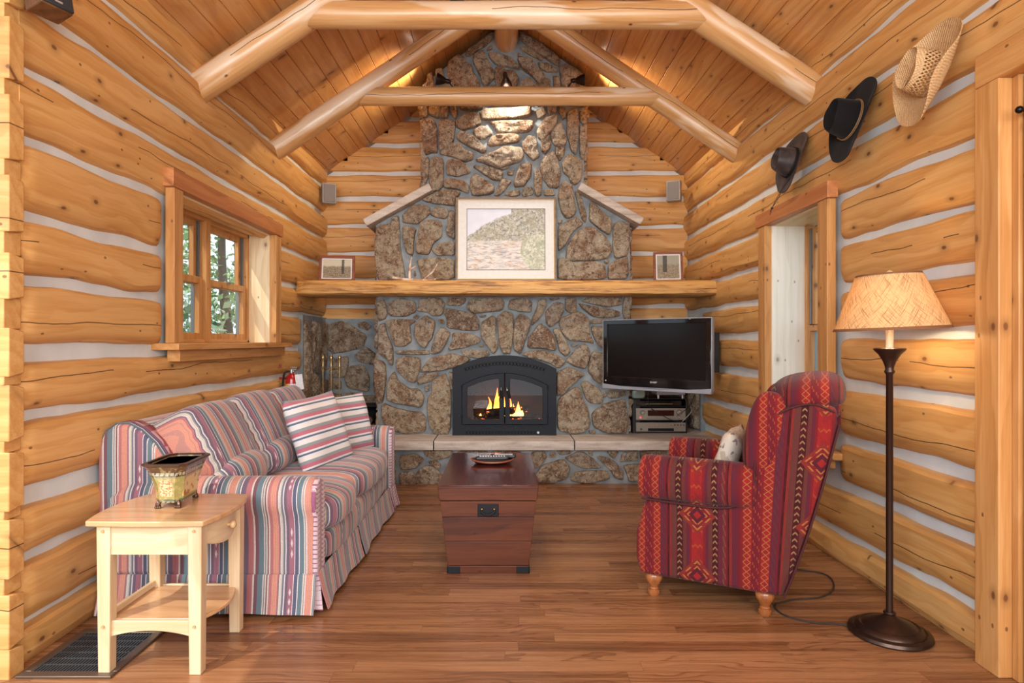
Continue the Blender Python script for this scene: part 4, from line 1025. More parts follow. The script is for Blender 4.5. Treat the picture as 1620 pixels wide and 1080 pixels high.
for k, (a, b) in enumerate(zip(zs, zs[1:])):
    ex = .004 if k == 0 else 0
    finish(taper(a, b-.0015, HX+ex-(.0), HY+ex, TP), 'base_band' if k == 0 else 'side_boards', Wch('x'), tk, bevel=.002)
finish(taper(.418, .500, HX+.005, HY+.005, TP), 'lid', TOPC if False else Wch('x'), tk, bevel=.004)
bm = NB(); a = HX+.005+TP*.5; b = HY+.005+TP*.5; box(bm, -a, a, -b, b, .500, .507); finish(bm, 'lid_top', TOPC, tk, bevel=.003)
IR2 = plain('black_hardware', (.010,.010,.013), .5, .2, spec=.3)
for sx_ in (-1, 1):
  for yy_ in (-1, 1):
    bm = NB(); x = sx_*(HX+.006); ya = yy_*(HY+.004); yb = yy_*(HY+.010)
    box(bm, min(x, x-sx_*.07), max(x, x-sx_*.07), min(ya,yb), max(ya,yb), .002, .042); box(bm, min(x-sx_*.001, x+sx_*.004), max(x-sx_*.001, x+sx_*.004), min(yb, yb-yy_*.07), max(yb, yb-yy_*.07), .002, .042)
    finish(bm, 'iron_corner', IR2, tk, bevel=.003, weld=False)
if 0:
    box(bm, min(x, x-sx_*.07), max(x, x-sx_*.07), -HY-.010, -HY-.004, .002, .042); box(bm, min(x-sx_*.001, x+sx_*.006), max(x-sx_*.001, x+sx_*.006), -HY-.008, -HY+.07, .002, .042)
bm = NB(); yh = -(HY+TP*.36)-.004; box(bm, -.058, .058, yh-.004, yh+.008, .330, .400); hd = finish(bm, 'handle_plate', IR2, tk, bevel=.003)
bm = NB(); tube(bm, smoothpts([(-.034, yh-.006, .372), (-.036, yh-.016, .356), (0, yh-.018, .342), (.036, yh-.016, .356), (.034, yh-.006, .372)], 5), .005, 8); finish(bm, 'handle', IR2, hd)
WB = plain('worn_brass', srgb(150,120,70), .35, .9)
for x in (-.034, .034):
    bm = NB(); bmesh.ops.create_icosphere(bm, subdivisions=2, radius=.008, matrix=Matrix.Translation((x, yh-.008, .372)))
    finish(bm, 'handle_eye', WB, hd, weld=False)
# dish and remotes
LTH = plain('rust_leather', srgb(134,70,48), .35, coat=.3)
ds = thing('dish', 'shallow dark oval dish with a rust coloured rim on the trunk, holding the remotes', 'dish', (-.075, 4.12, .507))
bm = NB(); rings = []
for s_, z in ((.3,0),(.62,.0),(.85,.006),(1.,.016),(.97,.018),(.82,.010),(.6,.005),(.2,.004)):
    rings.append([(s_*.135*cos(t), s_*.085*sin(t), z+(.010*cos(t)**2 if z > .009 else 0)) for t in [2*pi*k/30 for k in range(30)]])
loft(bm, rings); finish(bm, 'bowl', plain('dark_dish', (.03,.02,.02), .3), ds, angle=60)
bm = NB(); pts = [(.137*cos(t), .087*sin(t), .018+.010*cos(t)**2) for t in [2*pi*k/30 for k in range(31)]]; tube(bm, pts, .006, 8); finish(bm, 'rim', LTH, ds, angle=60)
BLK = plain('black_plastic', (.012,.012,.014), .35)
for k, (dx, dy, rz, L, lb) in enumerate(((.0, -.02, 4, .22, 'black remote control with pale buttons lying in front in the dish on the trunk'), (.07, .03, -3, .17, 'shorter black remote control lying behind the longer one in the dish'))):
    rm = thing('remote_control', lb, 'remote control', (-.075+dx, 4.12+dy, .545+.004*k), (0, 0, R(rz)), 'remotes on the trunk')
    bm = NB(); softbox(bm, (0,0,0), (L/2, .023, .011), p=6, n=6); finish(bm, 'case', BLK, rm, angle=60)
    bm = NB()
    for i in range(10):
        for j in range(3): box(bm, -L/2+.03+i*(L-.05)/10, -L/2+.03+i*(L-.05)/10+.009, -.015+j*.011, -.008+j*.011, .0095, .013)
    finish(bm, 'buttons', plain('pale_buttons', (.75,.75,.78), .4), rm, weld=False)
# ------------------------------------------------------------------ kilim armchair
def m_kilim(name, axis, off=.06):
    g = Mt(name); x, y, z = g.xyz(); P_ = .50; u = (x - (z-.11)*.07*x.ss(.42, .74) if axis == 'x' else y)
    t = (u/P_+off).fract(); v = z + (u*0.)
    red, dred, burg, pur, brn, blk, rust, tan, org = [srgb(*c) for c in ((158,36,34),(126,28,32),(104,26,38),(80,36,54),(88,56,48),(24,12,14),(132,46,36),(180,118,64),(182,84,44))]
    st = [(0,dred),(.02,red),(.09,burg),(.155,dred),(.175,red),(.245,pur),(.30,burg),(.315,blk),(.335,rust),(.355,brn),(.405,blk),(.465,brn),(.50,pur),(.53,dred),(.55,red),(.66,dred),(.68,pur),(.71,brn),(.745,blk),(.80,pur),(.84,brn),(.865,burg),(.885,blk),(.90,rust),(.925,pur),(.97,burg)]
    c = g.ramp(t, st, const=True)
    n_ = g.noise(g.coord(), 220, 2); nb = g.noise(g.vec(x*40., y*40., z*14.), 1, 2)
    c = g.mix(nb.ss(.45,.6)*.35, c, burg)
    def chain(c, c0, hw, per):
        p = ((t-c0)/hw); q = ((v/per).ping(.5))*2.   # 0..1 triangle
        d = (p.abs()-q).abs()
        return g.mix(d.lt(.15)*p.abs().lt(1.1)*.9, c, tan)
    c = chain(c, .055, .032, .030); c = chain(c, .21, .032, .030)
    # stepped line
    sq = ((v/.052).fract().lt(.5)*.035 + (v/.026).fract().lt(.5)*.012)
    c = g.mix(((t-.107-sq).abs()).lt(.0045)*.7, c, org)
    c = g.mix(((t-.262-sq*.6).abs()).lt(.006)*.5, c, brn)
    c = g.mix(((t-.845-sq*.5).abs()).lt(.004)*.5, c, org)
    # chevrons on the black bands
    for c0 in (.435, .7725):
        p = ((t-c0)/.028).abs(); w = ((v/.030) + p*.5).fract()
        c = g.mix(w.lt(.28)*p.lt(.75)*.8, c, srgb(168,140,96))
    # zigzags and diamond medallions on the red field
    p = ((t-.604)/.055); zg = ((v/.075) + (u/.022).ping(.5)*.35).fract()
    c = g.mix(zg.lt(.14)*p.abs().lt(.9)*.7, c, org)
    vm = ((v/.30).fract()-.5)*.30
    d = (t-.604).abs()*P_*1. + vm.abs()*.95
    c = g.mix(d.lt(.088), c, rust)
    c = g.mix(d.lt(.074)*d.gt(.064)*((v*150.).sin().gt(-.2)), c, tan)
    c = g.mix(d.lt(.062), c, srgb(120,30,34))
    c = g.mix(d.lt(.050)*d.gt(.042)*((v*170.).sin().gt(-.3)), c, tan)
    c = g.mix(d.lt(.040), c, srgb(66,26,40)); c = g.mix(d.lt(.020), c, red)
    g.set(col=g.mix(n_.ss(.3,.7)*.34+.26, c, srgb(82,24,28)), rough=.95, sheen=.08, spec=.2); g.bump(n_, .35, .002); return g.m
KX = m_kilim('kilim_side', 'x'); KY = m_kilim('kilim_front', 'y', .3)
PIPE = plain('dark_red_piping', srgb(64,14,18), .8)
CX, CY, CROT = .705, 3.22, -27
ac = thing('armchair', 'high backed wing armchair in red kilim patterned cloth on turned wooden feet', 'armchair', (CX, CY, 0), (0, 0, R(CROT)))
CW = .80
BOT = .115
# back: leaning padded slab
bk = [(.42,.18),(.43,.45),(.47,.70),(.52,.90),(.60,1.02),(.72,1.085),(.84,1.09),(.905,1.04),(.89,.95),(.83,.70),(.765,.45),(.70,.24),(.655,BOT)]
body = [(-.015,BOT),(-.035,.20),(-.035,.32),(-.005,.44),(.02,.50),(.3,.51),(.52,.52),(.535,.70),(.55,.82),(.60,.93),(.68,1.00),(.78,1.03),(.875,1.0),(.885,.93),(.83,.70),(.765,.45),(.70,.24),(.655,BOT)]
for y0, y1 in ((.0, .13), (CW-.13, CW)):
    bm = NB(); prism(bm, body, y0, y1); finish(bm, 'side_panel', KX, ac, bevel=.022, angle=60)
def inarr(pts, k):
    cx = sum(p[0] for p in pts)/len(pts); cz = sum(p[1] for p in pts)/len(pts)
    return [(cx+(p[0]-cx)*k, cz+(p[1]-cz)*k) for p in pts]
bm = NB(); prism(bm, inarr(bk, 1.0), .10, CW-.10); finish(bm, 'back', KY, ac, bevel=.04, angle=60)
# outside back panel
bm = NB(); prism(bm, [(.665,BOT),(.71,.24),(.775,.45),(.84,.70),(.895,.93),(.895,.98),(.87,.95),(.80,.70),(.72,.45),(.65,.24)], .012, CW-.012); 
ob = finish(bm, 'outside_back', KY, ac, bevel=.008, angle=60)
# shirred roll over the top of the back
bm = NB()
def shir(w):
    e = abs(w.y)/(CW/2+.01); pin = max(0, (e-.7)/.3)
    return Vector((w.x*(1-.10*pin*pin+.02*sin(w.x*60)*pin), w.y, w.z*(1-.22*pin*pin)))
softbox(bm, (0,0,0), (.168, CW/2+.012, .088), p=3.0, n=16, bulge=(0,0,.12), M=Matrix.Rotation(R(-9), 3, 'Y'), fn=shir)
finish(bm, 'top_roll', KX, ac, loc=(.755, CW/2, 1.045), angle=80)
# wings
for y in (.055, CW-.055):
    bm = NB(); softbox(bm, (0,0,0), (.085, .072, .20), p=2.8, n=12, M=Matrix.Rotation(R(11), 3, 'Y')); finish(bm, 'wing', KX, ac, loc=(.575, y, .865), angle=80)
# rolled arms
for y0, sg in ((0, 1), (CW, -1)):
    prof = [(-.008,.50),(-.032,.53),(-.045,.585),(-.04,.645),(-.012,.695),(.035,.72),(.09,.718),(.13,.69),(.148,.64),(.14,.56),(.13,.50)]
    rings = []
    for x, k in ((-.018,.80),(-.012,.92),(.0,.98),(.03,1.),(.2,1.),(.4,1.),(.5,.98),(.55,.9)):
        rings.append([(x, y0+sg*(.05+(a-.05)*k), .60+(b-.60)*k) for a, b in prof])
    bm = NB(); loft(bm, rings); arm_ = finish(bm, 'arm', KX, ac, subsurf=1, angle=80)
    bm = NB(); pts = [(x, y0+sg*p, z) for x, p, z in ((.0,-.012,.505),(.2,-.012,.498),(.38,-.012,.500),(.47,-.014,.53),(.525,-.014,.60),(.535,-.01,.68))]
    tube(bm, smoothpts(pts, 6), .0055, 7); finish(bm, 'piping', PIPE, arm_)
bm = NB(); pts = [(.535,-.004,.70),(.552,-.004,.82),(.60,-.004,.925),(.68,-.004,.99),(.78,-.004,1.015),(.87,-.004,.985)]; tube(bm, smoothpts(pts, 6), .005, 7)
tube(bm, smoothpts([(.66,-.003,BOT),(.705,-.003,.24),(.77,-.003,.45),(.835,-.003,.70),(.888,-.003,.93)], 6), .005, 7); finish(bm, 'piping', PIPE, ac, weld=False)
bm = NB(); softbox(bm, (0,0,0), (.27, (CW-.28)/2, .085), p=4, n=12, bulge=(.03,0,.12)); finish(bm, 'seat_cushion', KY, ac, loc=(.22, CW/2, .405), angle=80)
bm = NB(); prism(bm, [(-.02,BOT),(-.035,.20),(-.03,.33),(.4,.33),(.4,BOT)], .10, CW-.10); finish(bm, 'front_rail', KY, ac, bevel=.015)
LEGW = wood('turned_maple', [srgb(120,66,34), srgb(154,92,50), srgb(176,112,66)], 'z', knots=0, rough=.25, coat=.3)
for (x, y) in ((.045,.06),(.575,.06),(.045,CW-.06),(.575,CW-.06)):
    bm = NB(); lathe(bm, [(0,0),(.026,0),(.030,.008),(.031,.024),(.022,.030),(.025,.036),(.021,.042),(.030,.062),(.042,.082),(.045,.098),(.040,.114),(.03,.120),(0,.12)], seg=24)
    finish(bm, 'leg', LEGW, ac, loc=(x, y, 0), angle=50)
g = Mt('floral_cloth'); n_ = g.noise(g.coord(), 16, 3); v_ = g.noise(g.coord(), 26, 2)
g.set(col=g.mix(v_.ss(.62,.66)*.8, g.mix(n_.ss(.56,.62)*.6, srgb(206,194,178), srgb(150,130,112)), srgb(110,84,96)), rough=.9)
Mw = Matrix.Translation((CX, CY, 0)) @ Matrix.Rotation(R(CROT), 4, 'Z')
pc = Mw @ Vector((.36, .40, .655)); pillow('throw_pillow', 'cream floral pillow resting on the seat of the red armchair', 'pillow', g.m, .38, pc, Mw.to_3x3() @ Vector((.0, 1, 0)), Mw.to_3x3() @ Vector((.28, 0, .96)), t=.06)
# ------------------------------------------------------------------ floor lamp
BR = plain('aged_bronze', srgb(66,48,40), .32, .7)
lamp = thing('floor_lamp', 'bronze floor lamp with a lit cone shade of straw coloured linen', 'floor lamp', (1.715, 2.81, 0))
bm = NB(); lathe(bm, [(0,0),(.162,0),(.168,.008),(.163,.020),(.146,.027),(.138,.024),(.132,.036),(.120,.044),(.110,.041),(.100,.050),(.065,.064),(.032,.080),(.022,.088),(.026,.096),(.022,.102),(0,.103)], seg=48); finish(bm, 'base', BR, lamp, angle=30)
bm = NB(); lathe(bm, [(0,.1),(.0145,.1),(.0145,1.155),(.020,1.160),(.022,1.168),(.017,1.176),(.019,1.19),(.028,1.215),(.045,1.243),(.063,1.262),(.065,1.268),(.060,1.272),(.02,1.268),(0,1.268)], seg=32); finish(bm, 'pole', BR, lamp, angle=50)
bm = NB(); lathe(bm, [(0,1.266),(.0155,1.266),(.0155,1.372),(0,1.372)], seg=20); finish(bm, 'candle_sleeve', plain('cream_sleeve', srgb(214,196,164), .5), lamp)
def m_linen():
    g = Mt('linen_shade'); g.nt.nodes.remove(g.b); x, y, z = g.xyz(); a = x.k and None
    n = g.nt.nodes.new('ShaderNodeMath'); n.operation = 'ARCTAN2'; g.put(n.inputs[0], y); g.put(n.inputs[1], x); th = S(g, n.outputs[0])
    p, q = th*.26+z*1.0, th*.26-z*1.0
    w = g.noise(g.vec(p*7., q*190., 0.), 1, 3, .65); w2 = g.noise(g.vec(p*190., q*7., 4.), 1, 3, .65)
    t = (w.ss(.53,.64)).max(w2.ss(.53,.64))
    col = g.mix(t*.75, srgb(242,214,168), srgb(146,92,44))
    d = g.nt.nodes.new('ShaderNodeBsdfDiffuse'); g.put(d.inputs[0], col); tl = g.nt.nodes.new('ShaderNodeBsdfTranslucent'); g.put(tl.inputs[0], col)
    g.shade(d, tl, .55); return g.m
SH = m_linen()
sh = finish(NB(), 'lamp_shade', SH, lamp) if False else None
bm = NB(); r = []
for rr, z in ((.228,1.352),(.1315,1.592),(.1295,1.592),(.226,1.352)): r.append([(rr*cos(2*pi*k/64), rr*sin(2*pi*k/64), z-1.47) for k in range(64)])
r.append(r[0]); loft(bm, r, caps=False); sh = finish(bm, 'lamp_shade', SH, lamp, loc=(0,0,1.47), rot=(0, R(-2.5), 0), angle=50)
TRM = plain('shade_trim', srgb(120,78,46), .8)
for rr, z, h_ in ((.2285,1.352,.012),(.1305,1.588,.012)):
    bm = NB(); r = []
    for a, b in ((rr+.002,z),(rr-.003,z+h_),(rr-.006,z+h_),(rr-.004,z)): r.append([(a*cos(2*pi*k/64), a*sin(2*pi*k/64), b-1.47) for k in range(64)])
    r.append(r[0]); loft(bm, r, caps=False); finish(bm, 'trim_ring', TRM, sh, angle=50)
bm = NB(); tube(bm, smoothpts([(0,.012,1.37),(0,.05,1.40),(0,.06,1.48),(0,.035,1.57),(0,0,1.60)], 5), .0025, 6); tube(bm, smoothpts([(0,-.012,1.37),(0,-.05,1.40),(0,-.06,1.48),(0,-.035,1.57),(0,0,1.60)], 5), .0025, 6)
for k in range(3): a = 2*pi*k/3; tube(bm, [(0,0,1.595),(.129*cos(a),.129*sin(a),1.588)], .002, 6)
finish(bm, 'harp', plain('harp_metal', (.5,.45,.35), .3, .9), lamp, weld=False)
bm = NB(); lathe(bm, [(0,1.60),(.014,1.60),(.015,1.607),(.010,1.613),(0,1.618)], seg=16); finish(bm, 'finial', plain('pale_finial', srgb(200,180,140), .4), lamp)
g = Mt('lit_bulb'); g.set(col=(1,.9,.7), emit=(1.,.72,.40), estr=26.)
bm = NB(); lathe(bm, [(0,1.372),(.013,1.374),(.016,1.39),(.029,1.425),(.030,1.445),(.022,1.468),(0,1.478)], seg=20); finish(bm, 'bulb', g.m, lamp, angle=80)
def light(kind, name, loc, energy, color=(1,1,1), size=.1, rot=None, target=None, spot=None, blend=.5, size_y=None):
    d = bpy.data.lights.new(name, kind); d.energy = energy; d.color = color
    if kind == 'AREA':
        d.size = size
        if size_y: d.shape = 'RECTANGLE'; d.size_y = size_y
    else: d.shadow_soft_size = size
    if spot: d.spot_size = R(spot); d.spot_blend = blend
    o = bpy.data.objects.new(name, d); COL.objects.link(o); o.location = loc
    if target is not None: o.rotation_euler = (Vector(target)-Vector(loc)).to_track_quat('-Z', 'Y').to_euler()
    return o
light('POINT', 'lamp_light', (1.715, 2.81, 1.43), 24, (1, .74, .44), .035)
bm = NB(); cp = [(1.60,2.86,.012),(1.52,2.90,.006),(1.42,2.92,.005),(1.33,2.99,.005),(1.33,3.10,.005),(1.45,3.17,.005),(1.60,3.20,.005),(1.71,3.29,.005),(1.78,3.42,.005),(1.78,3.53,.005),(1.66,3.60,.005),(1.56,3.68,.005),(1.50,3.78,.005),(1.62,3.92,.02),(1.80,3.97,.045),(1.86,3.98,.06)]
tube(bm, smoothpts(cp, 6), .0042, 7)
cd = finish(bm, 'power_cord', plain('dark_cord', (.03,.02,.018), .5)); tag(cd, 'dark lamp cord curling over the floor from the bronze lamp base behind the armchair', 'cord')
bm = NB(); box(bm, -.014, .014, -.012, .012, -.016, .016); cyl(bm, (0,0,.03), (0,0,-.0), .008, 8); finish(bm, 'plug', plain('brass_plug', srgb(150,130,80), .4, .5), cd, loc=(1.875, 3.98, .07), weld=False)
# ------------------------------------------------------------------ floor register
fr_ = thing('floor_vent', 'dark metal floor register grille set in the floor beside the left wall', 'floor vent', (-1.70, 2.64, 0))
MB_ = plain('vent_bronze', srgb(112,96,84), .4, .6)
bm = NB()
for a in ((-.185,.185,-.205,-.165),(-.185,.185,.165,.205),(-.185,-.15,-.165,.165),(.15,.185,-.165,.165)): box(bm, *a, .001, .011)
finish(bm, 'frame', MB_, fr_, bevel=.003, weld=False)
bm = NB()
for i in range(24): x = -.146+i*.0127; box(bm, x-.0028, x+.0028, -.165, .165, .002, .009)
for j in range(6): y = -.11+j*.05; box(bm, -.15, .15, y-.0022, y+.0022, .002, .0095)
finish(bm, 'grille', plain('vent_slats', srgb(84,90,96), .4, .5), fr_, weld=False)
finish(BX(-.15,.15,-.165,.165,.0006,.0015), 'duct_shadow', DARK, fr_)  # black sheet standing in for the shade down the open duct
# ------------------------------------------------------------------ hats on the right wall
def hat(label, c, mat, L=.21, Wd=.165, ch=.115, cr=(.098,.082), curl=.05, tau=20, lam=12, droop=.0, crown_in=.025, name='hat', mesh_crown=None, seed=0, dent=.03):
    """local: x = front-back (long), y = side, z = up"""
    t = thing(name, label, 'hat', c)
    n = 48
    def brim_z(a, f): return curl*f*f*(sin(a)**4) - droop*f*f*cos(a)**2 + .006*nz(cos(a)*2, sin(a)*2, seed)*f
    rings = []
    for f, th in ((0,.0),(.25,0),(.5,0),(.8,0),(1.,0)):
        rings.append([((cr[0]+(L-cr[0])*f)*cos(a)*1.0, (cr[1]+(Wd-cr[1])*f)*sin(a)*(1-.10*f*sin(a)**2*(curl/.05)), brim_z(a, f)+.004) for a in [2*pi*k/n for k in range(n)]])
    for f in (1.,.8,.5,.25,0): rings.append([(p[0], p[1], p[2]-.005) for p in rings[{1.:4,.8:3,.5:2,.25:1,0:0}[f]]])
    bm = NB(); loft(bm, rings, caps=False); brim = finish(bm, 'brim', mat, t, angle=70)
    rings = []
    for f in (0, .12, .3, .5, .7, .85, .95, 1., .97, .8, .5, .2):
        i_ = len(rings); ring = []
        top = i_ >= 7
        hz = ch*min(1, f) if not top else ch
        for a in [2*pi*k/n for k in range(n)]:
            tape = 1-crown_in/cr[0]*(hz/ch)
            if not top: k_ = tape*(1 if f < .95 else .98)
            else: k_ = tape*{7:.95, 8:.86, 9:.62, 10:.36, 11:.12}[i_]
            x, y = cr[0]*k_*cos(a), cr[1]*k_*sin(a)
            z = hz*(1+.10*cos(a)*(hz/ch))
            if top:
                z = ch*(1+.10*cos(a)*k_) + .008 - dent*(1-(abs(y)/(cr[1]*.8))**1.2 if abs(y) < cr[1]*.8 else 0)*(1 if i_ > 7 else .3)
            # side pinches toward the front
            pin = math.exp(-((cos(a)-.55)/.35)**2)*(hz/ch)**1.5*.20
            y *= (1-pin)
            ring.append((x, y, z))
        rings.append(ring)
    bm = NB(); loft(bm, rings, caps=False)
    f_ = bm.verts; bm.verts.ensure_lookup_table(); bm.faces.new([v for v in list(bm.verts)[-n:]])
    crown = finish(bm, 'crown', mat if not mesh_crown else mesh_crown, t, angle=70)
    la, ta = R(lam), R(tau)
    e = Vector((sin(la), -sin(ta), cos(la)*cos(ta))).normalized(); u = Vector((-1, 0, 0)); u = (u - e*u.dot(e)).normalized(); s = u.cross(e)
    t.matrix_world = Matrix.Translation(c) @ Matrix((e, s, u)).transposed().to_4x4()
    return t, crown, brim
g = Mt('waxed_brown_leather'); n_ = g.noise(g.coord(), 14, 4); g.set(col=g.mix(n_.ss(.35,.7), srgb(38,30,30), srgb(74,60,56)), rough=.5, sheen=.1); g.bump(n_, .3, .004); LEA = g.m
g = Mt('black_felt'); n_ = g.noise(g.coord(), 300, 2); g.set(col=(.006,.006,.007), rough=.9, sheen=.08, spec=.2); FELT = g.m
def m_straw(crown):
    g = Mt('woven_straw' + ('_open' if crown else '')); x, y, z = g.xyz(); n_ = g.noise(g.coord(), 60, 3)
    w = ((x*520.).sin()*(y*520.+z*300.).sin()); w2 = g.noise(g.vec(x*160., y*160., z*160.), 1, 3)
    c = g.mix((w*.5+.5)*.45+w2.ss(.35,.65)*.4, srgb(216,182,136), srgb(158,116,72))
    g.set(col=c, rough=.7); g.bump(w+w2, .6, .003)
    # the weave is open: small gaps everywhere, a lattice of larger holes round the crown
    gap = w2.lt(.34)*.9
    if crown:
        n = g.nt.nodes.new('ShaderNodeMath'); n.operation = 'ARCTAN2'; g.put(n.inputs[0], y); g.put(n.inputs[1], x); th = S(g, n.outputs[0])
        a, b = th*4.6+z*38., th*4.6-z*38.
        hole = (((a.fract()-.5).abs()).lt(.30))*(((b.fract()-.5).abs()).lt(.30))*z.between(.03,.098)
        gap = gap.max(hole)
    g.set(alpha=1-gap); return g.m
STR, STRC = m_straw(False), m_straw(True)
h1, cr1, _ = hat('small dark brown leather hat with a chin cord on the log wall', (1.89, 4.14, 2.468), LEA, L=.20, Wd=.155, ch=.115, cr=(.098,.08), curl=.03, tau=17, lam=14, seed=1)
bm = NB(); pts = smoothpts([(.02,.08,.01),(-.05,.09,-.02),(-.20,.04,-.015),(-.30,.03,.01),(-.33,.035,.012)], 6); tube(bm, pts, .0022, 6)
pts = smoothpts([(-.10,-.07,.012),(-.2,.0,.01),(-.30,.03,.01),(-.35,.02,.012)], 6); tube(bm, pts, .0022, 6); bmesh.ops.create_icosphere(bm, subdivisions=2, radius=.009, matrix=Matrix.Translation((-.305,.031,.01)))
finish(bm, 'chin_cord', plain('black_cord', (.02,.015,.012), .6), h1, weld=False)
bm = NB(); r = [];
for s_, z in ((1.01,.005),(1.0,.026),(.985,.026),(.985,.005)): r.append([(cr_x*s_, cr_y*s_, z) for cr_x, cr_y in [(.098*cos(a), .08*sin(a)) for a in [2*pi*k/40 for k in range(40)]]])
r.append(r[0]); loft(bm, r, caps=False); finish(bm, 'hat_band', plain('dark_band', srgb(30,24,24), .5), h1, angle=60)
h2, _, _ = hat('black felt cowboy hat with a gold cord band hanging on the log wall', (1.88, 3.40, 2.487), FELT, L=.225, Wd=.165, ch=.125, cr=(.105,.085), curl=.035, tau=19, lam=14, crown_in=.018, seed=4)
GOLD = plain('gold_cord', srgb(150,112,70), .5)
bm = NB()
for z in (.012, .020): tube(bm, [(.107*cos(a), .087*sin(a), z) for a in [2*pi*k/40 for k in range(41)]], .0028, 6)
for k in range(3): tube(bm, smoothpts([(.06+.01*k, .075, .02), (.085+.008*k, .088, .05+.006*k), (.06+.006*k, .10, .045), (.03+.01*k, .094, .02)], 5), .0024, 6)
for q in ((.03,.098,.03),(.04,.10,.012)): bmesh.ops.create_icosphere(bm, subdivisions=2, radius=.008, matrix=Matrix.Translation(q))
for q in ((-.095,.05,.014),): bmesh.ops.create_icosphere(bm, subdivisions=2, radius=.010, matrix=Matrix.Translation(q))
finish(bm, 'cord_band', GOLD, h2, weld=False)
h3, _, _ = hat('frayed straw cowboy hat with an open weave crown hanging on the log wall', (1.88, 2.77, 2.469), STR, L=.225, Wd=.17, ch=.12, cr=(.10,.082), curl=.085, tau=24, lam=12, droop=-.02, crown_in=.012, mesh_crown=STRC, seed=9)
for nm, q in (('h1', (1.9, 4.0, 2.5)), ('h2', (1.9, 3.35, 2.55)), ('h3', (1.9, 2.72, 2.55))): pass
# ------------------------------------------------------------------ television
tv = thing('television', 'black flat screen television with a silver lower edge beside the fireplace', 'television')
pl_, pr_ = P(957, 561, 5.82), P(1127, 559, 5.13)
cx_, cy_ = (pl_.x+pr_.x)/2, (pl_.y+pr_.y)/2; ang_tv = atan2(pr_.y-pl_.y, pr_.x-pl_.x); WT = (Vector((pr_.x-pl_.x, pr_.y-pl_.y))).length; HT = .600
tv.location = (cx_, cy_, 1.19); tv.rotation_euler = (0, 0, ang_tv)
GB = Mt('piano_black'); GB.set(col=(.006,.006,.007), rough=.06, spec=.5); GBm = GB.m
SIL = plain('silver_plastic', srgb(160,166,178), .35, .25)
bm = NB(); ring_prism(bm, [(-WT/2,-.29),(-WT/2,.30),(WT/2,.30),(WT/2,-.29)], [(-WT/2+.045,-.205),(-WT/2+.045,.262),(WT/2-.045,.262),(WT/2-.045,-.205)], -.03, .02)
finish(bm, 'bezel', GBm, tv, bevel=.006)
bm = NB(); ring_prism(bm, [(-WT/2-.008,-.298),(-WT/2-.008,.308),(WT/2+.008,.308),(WT/2+.008,-.298)], [(-WT/2,-.29),(-WT/2,.30),(WT/2,.30),(WT/2,-.29)], -.025, .02); finish(bm, 'silver_edge', SIL, tv, bevel=.003)
g = Mt('screen'); g.set(col=(.003,.003,.004), rough=.22, spec=.35)
finish(BX(-WT/2+.042, WT/2-.042, -.018, -.01, -.208, .265), 'screen', g.m, tv)
finish(BX(-WT/2+.02, WT/2-.02, .015, .085, -.26, .28), 'rear_housing', BLK, tv, bevel=.02)
bm = NB(); rr = []
for i in range(21):
    t = i/20; x = -WT/2-.006+(WT+.012)*t; d = .018+.028*(2*t-1)**2; rr.append([(x,-.036,-.318),(x,.01,-.318),(x,.01,-.318+d),(x,-.036,-.318+d)])
loft(bm, rr); finish(bm, 'silver_lip', SIL, tv, bevel=.004, angle=30)
def text(s, size, mat, parent, loc, rot=(pi/2,0,0), name='lettering', ext=.0006):
    cu = bpy.data.curves.new(name, 'FONT'); cu.body = s; cu.size = size; cu.extrude = ext; cu.align_x = 'CENTER'; cu.align_y = 'CENTER'
    o = bpy.data.objects.new(name, cu); COL.objects.link(o); o.parent = parent; o.location = loc; o.rotation_euler = rot; cu.materials.append(mat)
    me = bpy.data.meshes.new_from_object(o.evaluated_get(bpy.context.evaluated_depsgraph_get())); o2 = bpy.data.objects.new(name, me); COL.objects.link(o2); o2.parent = parent; o2.location = loc; o2.rotation_euler = rot
    if not me.materials: me.materials.append(mat)
    bpy.data.objects.remove(o); return o2
text('SHARP', .022, plain('logo_silver', (.7,.7,.72), .4), tv, (0, -.0315, -.243))
bm = NB(); bmesh.ops.create_icosphere(bm, subdivisions=2, radius=.006, matrix=Matrix.Translation((-WT/2+.03,-.032,-.245))); finish(bm, 'indicator', plain('white_dot', (.9,.9,.9), .4), tv)
arm = thing('tv_wall_mount', 'black articulated wall bracket holding the television from the right log wall', 'wall mount', (XR-.05, 5.72, 1.24))
o = wbox('wall_plate', BLK, arm, (-.02, .03, -.04, .04, -.22, .14), .003)
bm = NB(); rear = Vector((cx_, cy_, 1.24)) + Matrix.Rotation(ang_tv, 3, 'Z') @ Vector((0, .11, 0)) - Vector(arm.location)
mid = Vector((-.12, .36, 0))
for z in (-.07, .05):
    tube(bm, [(-.02, 0, z), tuple(mid+Vector((0,0,z)))], .014, 8); tube(bm, [tuple(mid+Vector((0,0,z))), tuple(rear+Vector((0,0,z)))], .014, 8)
cyl(bm, tuple(mid+Vector((0,0,-.1))), tuple(mid+Vector((0,0,.08))), .02, 10)
finish(bm, 'swing_arm', BLK, arm, weld=False)
bm = NB(); box(bm, -.03, -.018, -.012, .012, -.08, .04); finish(bm, 'label_strip', plain('grey_strip', (.25,.25,.25), .4), arm)
